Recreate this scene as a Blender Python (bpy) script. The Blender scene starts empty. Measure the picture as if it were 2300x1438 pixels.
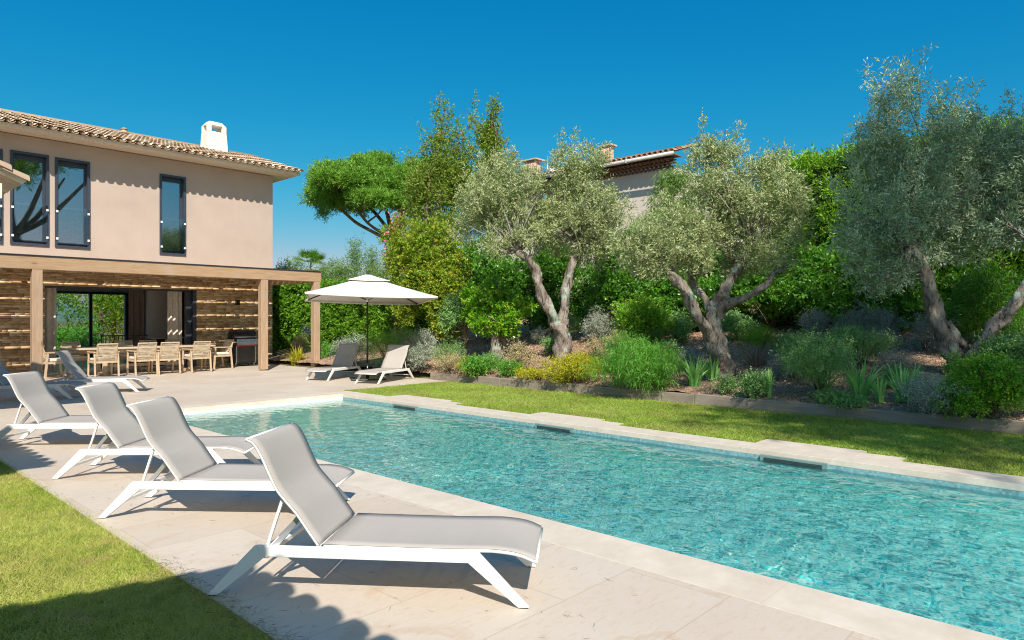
import bpy, math, random
import numpy as np
from mathutils import Vector, Matrix

S = bpy.context.scene
COL = S.collection
R = math.radians
rng = np.random.default_rng(7)
random.seed(7)

# ------------------------------------------------------------------ camera
F, CX, CY, H = 1533.0, 1150.0, 717.0, 1.5
cc, ss = .7305, .6829
cam_d = bpy.data.cameras.new("camera"); cam = bpy.data.objects.new("camera", cam_d); COL.objects.link(cam)
cam.location = (0, 0, H)
cam.rotation_euler = (R(90), 0, -math.atan2(cc, ss))
cam_d.sensor_width = 36; cam_d.lens = 36 * F / 2300; cam_d.shift_y = (717 - 719) / 2300 * -1 * -1
cam_d.clip_start = .05; cam_d.clip_end = 3000
S.camera = cam

# ------------------------------------------------------------------ light
SUNH = Vector((.579, .815, 0)); SUNH.normalize(); TE = .95          # horizontal travel of the light, tan(elevation)
ELEV = math.atan(TE)
SD = Vector((SUNH.x * math.cos(ELEV), SUNH.y * math.cos(ELEV), -math.sin(ELEV)))
W = bpy.data.worlds.new("World"); S.world = W; W.use_nodes = True
wn = W.node_tree.nodes; wl = W.node_tree.links
bg = wn["Background"]
sky = wn.new("ShaderNodeTexSky"); sky.sky_type = 'NISHITA'; sky.sun_disc = False
sky.sun_elevation = ELEV; sky.sun_rotation = math.atan2(-SUNH.x, -SUNH.y) % (2 * math.pi)
sky.air_density = 1.0; sky.dust_density = 1.3; sky.ozone_density = 2.2; sky.altitude = 50
hsv = wn.new("ShaderNodeHueSaturation"); hsv.inputs['Hue'].default_value = .482; hsv.inputs['Saturation'].default_value = 1.38; hsv.inputs['Value'].default_value = 1.0
wl.new(sky.outputs[0], hsv.inputs['Color']); sp = wn.new("ShaderNodeSeparateColor"); cb = wn.new("ShaderNodeCombineColor"); wl.new(hsv.outputs[0], sp.inputs[0])
for k, (a_, p_) in enumerate(((.15, 2.1), (.81, .82), (1.68, .50))):     # grade of the whole sky (deep cyan blue, softer horizon)
    pw = wn.new("ShaderNodeMath"); pw.operation = 'POWER'; pw.inputs[1].default_value = p_; ml = wn.new("ShaderNodeMath"); ml.operation = 'MULTIPLY'; ml.inputs[1].default_value = a_
    wl.new(sp.outputs[k], pw.inputs[0]); wl.new(pw.outputs[0], ml.inputs[0]); mn = wn.new("ShaderNodeMath"); mn.operation = 'MINIMUM'; mn.inputs[1].default_value = (3.2, 6.0, 6.0)[k]; wl.new(ml.outputs[0], mn.inputs[0]); wl.new(mn.outputs[0], cb.inputs[k])
wl.new(cb.outputs[0], bg.inputs[0]); bg.inputs[1].default_value = .130
sun_d = bpy.data.lights.new("sun", 'SUN'); sun = bpy.data.objects.new("sun", sun_d); COL.objects.link(sun)
sun_d.energy = 5.0; sun_d.angle = R(.53); sun_d.color = (1, .93, .84)
sun.rotation_euler = SD.to_track_quat('-Z', 'Y').to_euler()
sun_d.cycles.is_caustics_light = True
S.view_settings.view_transform = 'Standard'; S.view_settings.look = 'None'; S.view_settings.gamma = 1
S.view_settings.exposure = .32
S.cycles.use_denoising = True; S.cycles.denoising_prefilter = 'NONE'
S.cycles.pixel_filter_type = 'BLACKMAN_HARRIS'; S.cycles.filter_width = 1.05
S.cycles.max_bounces = 7; S.cycles.diffuse_bounces = 4; S.cycles.glossy_bounces = 3; S.cycles.transmission_bounces = 5
S.cycles.transparent_max_bounces = 8
S.cycles.sample_clamp_indirect = 4; S.cycles.use_adaptive_sampling = True; S.cycles.adaptive_threshold = .02

# ------------------------------------------------------------------ survey helpers (measured points of the place)
def G(px, py, z=0):
    Z = F * (H - z) / (py - CY); x = (px - CX) / F * Z
    return Vector((ss * x + cc * Z, -cc * x + ss * Z, z))
def pt(px, py, Z):
    x = (px - CX) / F * Z
    return Vector((ss * x + cc * Z, -cc * x + ss * Z, H + (CY - py) / F * Z))
def onX(px, X):
    dx = (px - CX) / F; return X / (ss * dx + cc) * (-cc * dx + ss)
def slope_h(X, Y):
    k = .2
    e = np.maximum(0, np.asarray(X, float) - 11.1)
    return np.where(e > 0, .16 + k * np.minimum(e, 5.5) + .11 * np.clip(e - 5.5, 0, 30), 0)
def GS(px, py):
    dx = (px - CX) / F; Xr = ss * dx + cc; Yr = -cc * dx + ss; dz = (CY - py) / F
    t = 3.0
    while t < 60:
        if H + dz * t <= float(slope_h(Xr * t, Yr * t)): break
        t += .02
    return Vector((Xr * t, Yr * t, float(slope_h(Xr * t, Yr * t)))), t

# ------------------------------------------------------------------ object helpers
def tag(o, label=None, cat=None, group=None, kind=None):
    if label: o['label'] = label
    if cat: o['category'] = cat
    if group: o['group'] = group
    if kind: o['kind'] = kind
    return o
def empty(name, loc=(0, 0, 0), rz=0, label=None, cat=None, group=None):
    o = bpy.data.objects.new(name, None); COL.objects.link(o); o.location = loc; o.rotation_euler = (0, 0, rz)
    o.empty_display_size = .2
    return tag(o, label, cat, group)
def copy_tree(o, parent=None):
    c = o.copy(); COL.objects.link(c); c.parent = parent
    for ch in list(o.children): copy_tree(ch, c)
    return c
class MB:
    def __init__(s): s.v = []; s.f = []; s.sm = []
    def add(s, v, f, smooth=False):
        b = len(s.v); s.v += [tuple(p) for p in v]; s.f += [tuple(i + b for i in q) for q in f]; s.sm += [smooth] * len(f); return s
    def box(s, x0, x1, y0, y1, z0, z1):
        v = [(x0, y0, z0), (x1, y0, z0), (x1, y1, z0), (x0, y1, z0), (x0, y0, z1), (x1, y0, z1), (x1, y1, z1), (x0, y1, z1)]
        return s.add(v, [(0, 3, 2, 1), (4, 5, 6, 7), (0, 1, 5, 4), (1, 2, 6, 5), (2, 3, 7, 6), (3, 0, 4, 7)])
    def bar(s, a, b, w, h, up=(0, 0, 1)):
        a = Vector(a); b = Vector(b); d = (b - a).normalized(); u = Vector(up)
        sd = d.cross(u)
        if sd.length < 1e-4: sd = d.cross(Vector((1, 0, 0)))
        sd.normalize(); u = sd.cross(d).normalized()
        v = []
        for p in (a, b):
            for q, r_ in ((-1, -1), (1, -1), (1, 1), (-1, 1)): v.append(p + sd * (q * w / 2) + u * (r_ * h / 2))
        return s.add(v, [(0, 3, 2, 1), (4, 5, 6, 7), (0, 1, 5, 4), (1, 2, 6, 5), (2, 3, 7, 6), (3, 0, 4, 7)])
    def tube(s, pts, rad, n=8, smooth=True, noise=0.0, caps=True):
        pts = [Vector(p) for p in pts]; m = len(pts)
        if not hasattr(rad, '__len__'): rad = [rad] * m
        ref = Vector((0.3, 1, 0.1)).normalized(); v = []; f = []
        ph = [random.uniform(0, 6.28) for _ in range(4)]
        for i, p in enumerate(pts):
            d = (pts[min(i + 1, m - 1)] - pts[max(i - 1, 0)])
            d = d.normalized() if d.length > 1e-9 else Vector((0, 0, 1))
            a = d.cross(ref)
            if a.length < .1: a = d.cross(Vector((1, 0, 0)))
            a.normalize(); b = d.cross(a)
            for k in range(n):
                t = 2 * math.pi * k / n
                r_ = rad[i] * (1 + noise * (math.sin(2 * t + ph[0] + i * .35) * .5 + math.sin(3 * t + ph[1] - i * .5) * .35 + math.sin(5 * t + ph[2] + i * .9) * .3 + random.uniform(-.25, .25)))
                v.append(p + a * math.cos(t) * r_ + b * math.sin(t) * r_)
        for i in range(m - 1):
            for k in range(n):
                f.append((i * n + k, i * n + (k + 1) % n, (i + 1) * n + (k + 1) % n, (i + 1) * n + k))
        if caps: f.append(tuple(reversed(range(n)))); f.append(tuple(range((m - 1) * n, m * n)))
        return s.add(v, f, smooth)
    def cyl(s, c, r_, z0, z1, n=20, r1=None):
        return s.tube([(c[0], c[1], z0), (c[0], c[1], z1)], [r_, r_ if r1 is None else r1], n)
    def prism(s, prof, y0, y1):
        n = len(prof); v = [(x, y0, z) for x, z in prof] + [(x, y1, z) for x, z in prof]
        f = [tuple(range(n)), tuple(reversed(range(n, 2 * n)))] + [(i, i + n, (i + 1) % n + n, (i + 1) % n) for i in range(n)]
        return s.add(v, f)
    def build(s, name, mat, parent=None, bevel=0, label=None):
        me = bpy.data.meshes.new(name); me.from_pydata(s.v, [], s.f); me.update()
        if any(s.sm): me.polygons.foreach_set('use_smooth', s.sm)
        me.materials.append(mat)
        o = bpy.data.objects.new(name, me); COL.objects.link(o); o.parent = parent
        if bevel:
            md = o.modifiers.new("bevel", 'BEVEL'); md.width = bevel; md.segments = 2; md.limit_method = 'ANGLE'; md.angle_limit = R(40)
        if label: o['label'] = label
        return o
def npmesh(name, verts, quads, mat, parent=None, attr=None, smooth=False, nside=4):
    me = bpy.data.meshes.new(name); nv = len(verts); nf = len(quads)
    me.vertices.add(nv); me.vertices.foreach_set('co', np.asarray(verts, np.float32).ravel())
    me.loops.add(nf * nside); me.loops.foreach_set('vertex_index', np.asarray(quads, np.int32).ravel())
    me.polygons.add(nf); me.polygons.foreach_set('loop_start', np.arange(0, nf * nside, nside, dtype=np.int32))
    me.polygons.foreach_set('loop_total', np.full(nf, nside, np.int32))
    if smooth: me.polygons.foreach_set('use_smooth', np.ones(nf, bool))
    me.update(calc_edges=True)
    if attr is not None:
        a = me.attributes.new('rnd', 'FLOAT', 'POINT'); a.data.foreach_set('value', np.asarray(attr, np.float32))
    me.materials.append(mat)
    o = bpy.data.objects.new(name, me); COL.objects.link(o); o.parent = parent
    return o

# ------------------------------------------------------------------ materials
class NT:
    def __init__(s, name):
        s.m = bpy.data.materials.new(name); s.m.use_nodes = True; s.t = s.m.node_tree; s.n = s.t.nodes; s.l = s.t.links
        s.p = s.n["Principled BSDF"]; s.out = s.n["Material Output"]; s.co = s.n.new("ShaderNodeTexCoord")
    def node(s, typ, ins=None, **kw):
        o = s.n.new(typ)
        for k, v in kw.items(): setattr(o, k, v)
        for k, v in (ins or {}).items():
            if isinstance(v, bpy.types.NodeSocket): s.l.new(v, o.inputs[k])
            else: o.inputs[k].default_value = v
        return o
    def noise(s, scale, detail=4, rough=.55, vec=None, dist=0):
        o = s.node("ShaderNodeTexNoise", {'Scale': scale, 'Detail': detail, 'Roughness': rough, 'Distortion': dist})
        s.l.new(vec or s.co.outputs['Object'], o.inputs['Vector']); return o.outputs['Fac']
    def map(s, scale=(1, 1, 1), loc=(0, 0, 0), rot=(0, 0, 0), src='Object'):
        o = s.node("ShaderNodeMapping", {'Scale': scale, 'Location': loc, 'Rotation': rot}); s.l.new(s.co.outputs[src], o.inputs['Vector']); return o.outputs[0]
    def ramp(s, fac, stops):
        o = s.n.new("ShaderNodeValToRGB"); e = o.color_ramp.elements
        e[0].position = stops[0][0]; e[0].color = (*stops[0][1], 1); e[1].position = stops[-1][0]; e[1].color = (*stops[-1][1], 1)
        for p_, c_ in stops[1:-1]: q = e.new(p_); q.color = (*c_, 1)
        s.l.new(fac, o.inputs[0]); return o.outputs[0]
    def mix(s, fac, a, b, mode='MIX'):
        o = s.node("ShaderNodeMix", data_type='RGBA', blend_type=mode)
        for k, v in ((0, fac), (6, a), (7, b)):
            if isinstance(v, bpy.types.NodeSocket): s.l.new(v, o.inputs[k])
            else: o.inputs[k].default_value = v if k == 0 else (*v, 1)
        return o.outputs[2]
    def math(s, op, a, b=0, c=0):
        o = s.node("ShaderNodeMath", operation=op)
        for k, v in enumerate((a, b, c)):
            if isinstance(v, bpy.types.NodeSocket): s.l.new(v, o.inputs[k])
            else: o.inputs[k].default_value = v
        return o.outputs[0]
    def attr(s, name='rnd'):
        o = s.node("ShaderNodeAttribute", attribute_name=name); return o.outputs['Fac']
    def base(s, c):
        if isinstance(c, bpy.types.NodeSocket): s.l.new(c, s.p.inputs['Base Color'])
        else: s.p.inputs['Base Color'].default_value = (*c, 1)
    def bump(s, h, strength=.3, dist=.01):
        o = s.node("ShaderNodeBump", {'Strength': strength, 'Distance': dist}); s.l.new(h, o.inputs['Height']); s.l.new(o.outputs[0], s.p.inputs['Normal']); return o
    def fin(s, rough=.6, spec=.4, metal=0):
        s.p.inputs['Roughness'].default_value = rough; s.p.inputs['Specular IOR Level'].default_value = spec; s.p.inputs['Metallic'].default_value = metal
        return s.m
def plain(name, c, rough=.5, spec=.5, metal=0, var=.12, scale=6, bump=0):
    t = NT(name); n = t.noise(scale, 5)
    lo = tuple(x * (1 - var) for x in c); hi = tuple(min(1, x * (1 + var)) for x in c)
    t.base(t.ramp(n, [(.3, lo), (.7, hi)]))
    if bump: t.bump(t.noise(scale * 12, 3), bump, .004)
    return t.fin(rough, spec, metal)
def leafmat(name, cols, trans=.3, rough=.5, spec=.3):
    t = NT(name); a = t.attr(); n = len(cols)
    c = t.ramp(a, [(i / (n - 1), q) for i, q in enumerate(cols)])
    t.base(c); t.fin(rough, spec)
    tr = t.node("ShaderNodeBsdfTranslucent"); tc = t.mix(.5, c, (.35, .5, .04), 'MIX'); t.l.new(tc, tr.inputs['Color'])
    mx = t.node("ShaderNodeMixShader", {0: trans}); t.l.new(t.p.outputs[0], mx.inputs[1]); t.l.new(tr.outputs[0], mx.inputs[2]); t.l.new(mx.outputs[0], t.out.inputs[0])
    return t.m

def m_paving():
    t = NT("travertine_paving")
    n1 = t.noise(.9, 6, .6); n2 = t.noise(9, 6, .65, vec=t.map((1, 3.2, 1), rot=(0, 0, .5))); n3 = t.noise(55, 4, .6)
    br = t.node("ShaderNodeTexBrick", {'Scale': 1.0, 'Mortar Size': .005, 'Mortar Smooth': .3, 'Brick Width': 1.2, 'Row Height': .62, 'Color1': (.0, .0, .0, 1), 'Color2': (1, 1, 1, 1), 'Mortar': (.5, .5, .5, 1)})
    t.l.new(t.map((1, 1, 1), (.15, .2, 0)), br.inputs['Vector'])
    c = t.ramp(br.outputs['Color'], [(0, (.52, .43, .34)), (.5, (.56, .475, .385)), (1, (.60, .52, .43))])
    c = t.mix(t.ramp(n1, [(.35, (0, 0, 0)), (.7, (.6, .6, .6))]), c, (.62, .545, .46))
    c = t.mix(t.ramp(n2, [(.52, (0, 0, 0)), (.72, (.55, .55, .55))]), c, (.49, .365, .24))
    st = t.noise(1.7, 3, .5, dist=1.2); st2 = t.ramp(st, [(.60, (0, 0, 0)), (.66, (.28, .28, .28)), (.72, (0, 0, 0))])
    c = t.mix(st2, c, (.46, .27, .13))
    c = t.mix(t.ramp(n3, [(.3, (.16, .16, .16)), (.55, (0, 0, 0))]), c, (.42, .35, .28))
    c = t.mix(t.math('MULTIPLY', br.outputs['Fac'], .55), c, (.42, .33, .25))
    t.base(c); t.bump(n3, .12, .003); return t.fin(.55, .35)
def m_coping():
    t = NT("pale_limestone_coping"); n = t.noise(4, 6, .65)
    br = t.node("ShaderNodeTexBrick", {'Scale': 1.0, 'Mortar Size': .003, 'Brick Width': 1.0, 'Row Height': 60., 'Mortar': (1, 1, 1, 1)})
    t.l.new(t.map(rot=(0, 0, R(90))), br.inputs['Vector'])
    c = t.ramp(n, [(.3, (.56, .47, .37)), (.7, (.68, .6, .5))]); c = t.mix(t.math('MULTIPLY', br.outputs['Fac'], .4), c, (.45, .36, .28))
    t.base(c); t.bump(t.noise(60), .1, .003); return t.fin(.55, .35)
def m_mosaic(name, cols, grout=(.35, .6, .58), s=.026):
    t = NT(name)
    v = t.map((1 / s, 1 / s, 1 / s), (.31, .27, .4))
    fl = t.node("ShaderNodeVectorMath", operation='FLOOR'); t.l.new(v, fl.inputs[0])
    wn_ = t.node("ShaderNodeTexWhiteNoise", noise_dimensions='3D'); t.l.new(fl.outputs[0], wn_.inputs['Vector'])
    c = t.ramp(wn_.outputs['Value'], cols)
    t.base(c); return t.fin(.3, .5)
def m_grass(name, ramp, big=None):
    t = NT(name); a = t.attr(); c = t.ramp(a, ramp)
    n = t.noise(1.1, 4, .6); c = t.mix(t.ramp(n, [(.42, (0, 0, 0)), (.68, (.55, .55, .55))]), c, big or (.34, .30, .09)); c = t.mix(t.ramp(t.noise(5.5, 5, .7), [(.5, (0, 0, 0)), (.7, (.7, .7, .7))]), c, (.10, .22, .02)); c = t.mix(t.ramp(t.noise(3.1, 5, .7, vec=t.map(loc=(5, 3, 0))), [(.56, (0, 0, 0)), (.7, (.75, .75, .75))]), c, (.62, .47, .22))
    t.base(c); t.fin(.6, .25)
    tr = t.node("ShaderNodeBsdfTranslucent"); t.l.new(c, tr.inputs['Color'])
    mx = t.node("ShaderNodeMixShader", {0: .35}); t.l.new(t.p.outputs[0], mx.inputs[1]); t.l.new(tr.outputs[0], mx.inputs[2]); t.l.new(mx.outputs[0], t.out.inputs[0])
    return t.m
def m_wood(name, c1, c2, axis='X'):
    t = NT(name)
    sc = {'X': (.7, 9, 9), 'Y': (9, .7, 9), 'Z': (9, 9, .7)}[axis]
    n = t.noise(3, 7, .65, vec=t.map(sc), dist=.6); k = t.noise(1.6, 3)
    c = t.ramp(n, [(.25, c1), (.55, tuple((a + b) / 2 for a, b in zip(c1, c2))), (.8, c2)])
    kn = t.node("ShaderNodeTexVoronoi", {'Scale': 1.5}); t.l.new(t.map({'X': (1, 3, 3), 'Y': (3, 1, 3), 'Z': (3, 3, 1)}[axis]), kn.inputs['Vector'])
    c = t.mix(t.ramp(kn.outputs['Distance'], [(.05, (.7, .7, .7)), (.13, (0, 0, 0))]), c, tuple(x * .5 for x in c1))
    c = t.mix(t.ramp(k, [(.5, (0, 0, 0)), (.75, (.4, .4, .4))]), c, (.40, .36, .31))
    t.base(c); t.bump(n, .3, .006); return t.fin(.65, .3)
def m_bark(name, c1, c2, lichen=None, sc=9):
    t = NT(name); n = t.noise(sc, 8, .7, vec=t.map((1, 1, .3))); n2 = t.noise(3.2, 4)
    v = t.node("ShaderNodeTexVoronoi", {'Scale': sc * 1.5}); t.l.new(t.map((1.2, 1.2, .45)), v.inputs['Vector'])
    c = t.ramp(n, [(.3, c1), (.52, tuple((a + b) / 2 for a, b in zip(c1, c2))), (.7, c2)])
    if lichen: c = t.mix(t.ramp(n2, [(.57, (0, 0, 0)), (.63, (.75, .75, .75))]), c, lichen)
    c = t.mix(t.ramp(t.noise(13, 5, .7, vec=t.map((1.3, 1.3, .35)), dist=.8), [(.54, (0, 0, 0)), (.62, (.85, .85, .85))]), c, tuple(x * .3 for x in c1))
    t.base(c); t.bump(t.math('ADD', n, t.math('MULTIPLY', v.outputs['Distance'], .7)), .9, .03); return t.fin(.85, .15)
def m_attr(name, stops, rough=.7, noise=None, bump=.3, spec=.3):
    t = NT(name); c = t.ramp(t.attr(), stops)
    if noise: c = t.mix(t.ramp(t.noise(noise[0], 5, .6), [(.4, (0, 0, 0)), (.72, (noise[2],) * 3)]), c, noise[1])
    t.base(c); t.bump(t.noise(40, 4), bump, .006); return t.fin(rough, spec)
def m_glass(name, refl=.3, tint=(.8, .86, .84)):
    t = NT(name); fr = t.node("ShaderNodeFresnel", {'IOR': 1.5}); f = t.math('ADD', t.math('MULTIPLY', fr.outputs[0], 1.0), refl)
    tr = t.node("ShaderNodeBsdfTransparent", {'Color': (*tint, 1)}); g = t.node("ShaderNodeBsdfGlossy", {'Color': (.9, .95, 1, 1), 'Roughness': .01})
    mx = t.node("ShaderNodeMixShader"); t.l.new(f, mx.inputs[0]); t.l.new(tr.outputs[0], mx.inputs[1]); t.l.new(g.outputs[0], mx.inputs[2]); t.l.new(mx.outputs[0], t.out.inputs[0])
    return t.m
def m_water():
    t = NT("pool_water_surface")
    rf = t.node("ShaderNodeBsdfRefraction", {'Color': (.80, .98, .97, 1), 'IOR': 1.333, 'Roughness': 0.0})
    gl = t.node("ShaderNodeBsdfGlossy", {'Color': (1, 1, 1, 1), 'Roughness': .02})
    fr = t.node("ShaderNodeFresnel", {'IOR': 1.333})
    tr = t.node("ShaderNodeBsdfTransparent", {'Color': (.82, .985, .98, 1)}); m0 = t.node("ShaderNodeMixShader", {0: .32}); t.l.new(rf.outputs[0], m0.inputs[1]); t.l.new(tr.outputs[0], m0.inputs[2])
    mx = t.node("ShaderNodeMixShader"); t.l.new(fr.outputs[0], mx.inputs[0]); t.l.new(m0.outputs[0], mx.inputs[1]); t.l.new(gl.outputs[0], mx.inputs[2])
    t.l.new(mx.outputs[0], t.out.inputs[0]); return t.m
def m_fabric(name, c, s=900):
    t = NT(name)
    w1 = t.node("ShaderNodeTexWave", {'Scale': s / 6.28, 'Distortion': .3}, bands_direction='X'); w2 = t.node("ShaderNodeTexWave", {'Scale': s / 6.28, 'Distortion': .3}, bands_direction='Y')
    for w in (w1, w2): t.l.new(t.co.outputs['Object'], w.inputs['Vector'])
    h = t.math('MULTIPLY', w1.outputs['Fac'], w2.outputs['Fac'])
    cc_ = t.ramp(h, [(0, tuple(x * .82 for x in c)), (1, tuple(min(1, x * 1.1) for x in c))])
    cc_ = t.mix(t.ramp(t.noise(3, 4), [(.4, (0, 0, 0)), (.8, (.25, .25, .25))]), cc_, tuple(x * .85 for x in c))
    t.base(cc_); t.fin(.7, .25)
    tr = t.node("ShaderNodeBsdfTranslucent", {'Color': (*c, 1)}); mx = t.node("ShaderNodeMixShader", {0: .12})
    t.l.new(t.p.outputs[0], mx.inputs[1]); t.l.new(tr.outputs[0], mx.inputs[2])
    tp = t.node("ShaderNodeBsdfTransparent"); m2 = t.node("ShaderNodeMixShader", {0: .14}); t.l.new(mx.outputs[0], m2.inputs[1]); t.l.new(tp.outputs[0], m2.inputs[2]); t.l.new(m2.outputs[0], t.out.inputs[0])
    return t.m
def m_plaster(name, c, sc=3):
    t = NT(name); n = t.noise(sc * .3, 4, .6); n2 = t.noise(sc * 1.2, 5, .6, vec=t.map((1.5, 1.5, .25)))
    col = t.ramp(n, [(.35, tuple(x * .94 for x in c)), (.65, tuple(x * 1.04 for x in c))])
    col = t.mix(t.ramp(n2, [(.5, (0, 0, 0)), (.8, (.22, .22, .22))]), col, tuple(x * .82 for x in c))
    g = t.noise(120, 3); col = t.mix(t.ramp(g, [(.3, (.25, .25, .25)), (.5, (0, 0, 0))]), col, tuple(x * .8 for x in c))
    t.base(col); t.bump(g, .35, .004); return t.fin(.85, .15)
def m_soil():
    t = NT("wood_chip_mulch"); v = t.node("ShaderNodeTexVoronoi", {'Scale': 26}); t.l.new(t.map((1, 1.6, 1), rot=(0, 0, .6)), v.inputs['Vector'])
    c = t.ramp(v.outputs['Color'], [(0, (.18, .11, .07)), (.4, (.36, .23, .15)), (.7, (.50, .34, .23)), (1, (.66, .50, .37))])
    c = t.mix(t.ramp(t.noise(1.4, 5), [(.4, (0, 0, 0)), (.7, (.6, .6, .6))]), c, (.30, .19, .125))
    t.base(c); t.bump(v.outputs['Distance'], .8, .03); return t.fin(.9, .1)
def m_terrain():
    t = NT("terrain_soil"); c = t.ramp(t.noise(.5, 6), [(.3, (.10, .12, .04)), (.55, (.16, .13, .07)), (.75, (.12, .17, .05))]); t.base(c); return t.fin(.9, .1)

MP = m_paving(); MCO = m_coping()
M_white = plain("white_powder_coat", (.80, .79, .76), .35, .5, var=.03)
M_sling = m_fabric("light_grey_sling_mesh", (.58, .53, .48))
M_frame = plain("anthracite_metal", (.045, .055, .075), .4, .5, var=.1)
M_black = plain("black_enamel", (.012, .013, .016), .22, .6, var=.1)
M_steel = plain("brushed_steel", (.62, .63, .65), .3, .5, .7, .1, 20)
M_canvas = plain("ivory_canvas", (.78, .73, .66), .8, .2, var=.04, scale=4, bump=.1)
M_wood = m_wood("weathered_larch_beam", (.34, .205, .11), (.52, .36, .22), 'X')
M_woodz = m_wood("weathered_larch_post", (.34, .21, .125), (.54, .39, .26), 'Z')
M_teak = plain("pale_teak", (.54, .41, .27), .6, .3, var=.2, scale=14)
M_rope = plain("cream_rope_weave", (.66, .55, .40), .8, .2, var=.15, scale=40)
M_cush = plain("cream_cushion", (.74, .68, .58), .9, .1, var=.05)
M_plaster = m_plaster("pinkish_beige_render", (.515, .41, .34))
M_soffit = plain("cream_painted_soffit", (.80, .72, .61), .8, .2, var=.05)
M_nplaster = m_plaster("neighbour_pink_render", (.70, .59, .52))
M_stone = m_attr("stacked_ledge_stone", [(0, (.36, .22, .11)), (.25, (.54, .36, .19)), (.55, (.62, .43, .24)), (.85, (.70, .52, .31)), (1, (.78, .63, .43))], .85, (2.5, (.46, .28, .13), .5), .6)
M_tile = m_attr("weathered_canal_tile", [(0, (.46, .32, .21)), (.3, (.60, .44, .31)), (.65, (.72, .57, .42)), (1, (.80, .68, .53))], .8, (7, (.38, .30, .22), .5))
M_ntile = m_attr("old_red_canal_tile", [(0, (.26, .12, .07)), (.4, (.40, .20, .12)), (1, (.52, .32, .2))], .8, (7, (.25, .18, .13), .6))
M_glass = m_glass("window_glass", .24); M_clear = m_glass("clear_glass", .04, (.93, .96, .95))
M_wallw = plain("white_interior_wall", (.62, .60, .54), .9, .2, var=.03)
M_wallg = plain("taupe_interior_wall", (.78, .70, .63), .9, .2, var=.05)
M_dark = plain("dark_brown_cabinet", (.035, .025, .02), .5, .4)
M_curt = plain("linen_curtain", (.78, .69, .58), .9, .1, var=.15, scale=12)
M_curtd = plain("brown_curtain", (.30, .22, .17), .9, .1, var=.15, scale=12)
M_mosaic = m_mosaic("turquoise_glass_mosaic_sparkle", [(0, (.02, .42, .46)), (.17, (.10, .68, .68)), (.4, (.36, .92, .87)), (.65, (.66, .97, .91)), (.82, (.92, .98, .90)), (1, (.97, .96, .8))])  # mosaic colours; extra near-white tiles put water sparkle into the floor
M_mosl = m_mosaic("shallow_look_step_mosaic", [(0, (.5, .66, .58)), (.4, (.64, .78, .69)), (.8, (.76, .84, .75)), (1, (.85, .86, .78))])  # steps tinted paler: lighter look of shallow water put into the tile colour
M_mosb = m_mosaic("waterline_blue_mosaic", [(0, (.13, .28, .30)), (.4, (.17, .34, .36)), (.8, (.21, .39, .40)), (1, (.27, .44, .43))], s=.025)
M_water = m_water()
M_oak = m_wood("grey_weathered_sleeper", (.22, .18, .14), (.42, .35, .28), 'Y')
M_soil = m_soil(); M_terr = m_terrain()
M_red = plain("red_enamel", (.75, .02, .02), .35, .5)
M_bark_ol = m_bark("olive_bark", (.13, .10, .08), (.42, .36, .30), (.36, .46, .36))
M_bark_dk = m_bark("dark_bark", (.10, .07, .05), (.26, .19, .14))
M_bark_pine = m_bark("pine_bark", (.17, .11, .09), (.38, .29, .24), sc=5)
L_olive = leafmat("olive_leaves", [(.20, .25, .085), (.32, .38, .15), (.47, .51, .25), (.64, .65, .42)], .22, .45, .4)
L_olive2 = leafmat("olive_leaves_bluish", [(.17, .25, .13), (.28, .39, .21), (.42, .52, .34), (.66, .70, .56)], .2, .45, .4)
L_laurel = leafmat("laurel_leaves", [(0.0264, 0.0928, 0.0106), (0.0594, 0.198, 0.0198), (0.119, 0.343, 0.0264), (0.264, 0.502, 0.0396)], .35, .35, .5)
L_thuja = leafmat("thuja_leaves", [(0.091, 0.221, 0.013), (0.169, 0.364, 0.0195), (0.286, 0.52, 0.039), (0.494, 0.65, 0.065)], .3)
L_pine = leafmat("pine_needles_green", [(0.0705, 0.184, 0.014), (0.127, 0.296, 0.0282), (0.211, 0.423, 0.0423), (0.311, 0.508, 0.0845)], .2)
L_photo = leafmat("photinia_leaves", [(0.075, 0.163, 0.0125), (0.15, 0.275, 0.0187), (0.275, 0.4, 0.025), (0.425, 0.413, 0.0375), (0.562, 0.275, 0.0625)], .35)
L_tall = leafmat("tall_tree_leaves", [(.09, .17, .02), (.17, .27, .03), (.30, .38, .06), (.46, .44, .14)], .35)
L_hedge = leafmat("beech_hedge_leaves", [(0.036, 0.12, 0.0096), (0.096, 0.252, 0.018), (0.192, 0.408, 0.024), (0.36, 0.528, 0.048)], .35)
L_bamb = leafmat("bamboo_leaves", [(0.12, 0.24, 0.048), (0.216, 0.36, 0.084), (0.336, 0.48, 0.168)], .4)
L_grey = leafmat("silver_grey_leaves", [(0.172, 0.2, 0.143), (0.315, 0.358, 0.272), (0.486, 0.529, 0.429), (0.715, 0.744, 0.629)], .15)
L_bluegrey = leafmat("lavender_grey_leaves", [(0.169, 0.188, 0.169), (0.3, 0.319, 0.281), (0.488, 0.506, 0.45)], .15)
L_rosem = leafmat("rosemary_leaves", [(0.0757, 0.177, 0.0505), (0.152, 0.328, 0.0883), (0.277, 0.48, 0.152), (0.505, 0.682, 0.303)], .2)
L_fresh = leafmat("fresh_green_leaves", [(0.048, 0.192, 0.018), (0.108, 0.336, 0.036), (0.204, 0.504, 0.072), (0.36, 0.624, 0.144)], .4)
L_citrus = leafmat("citrus_leaves", [(0.0345, 0.149, 0.00575), (0.092, 0.299, 0.0115), (0.207, 0.483, 0.023), (0.391, 0.575, 0.046), (0.517, 0.322, 0.0575)], .35, .3, .5)
L_yellow = leafmat("golden_leaves", [(.24, .24, .01), (.40, .40, .015), (.56, .52, .03), (.62, .50, .06)], .3)
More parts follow.
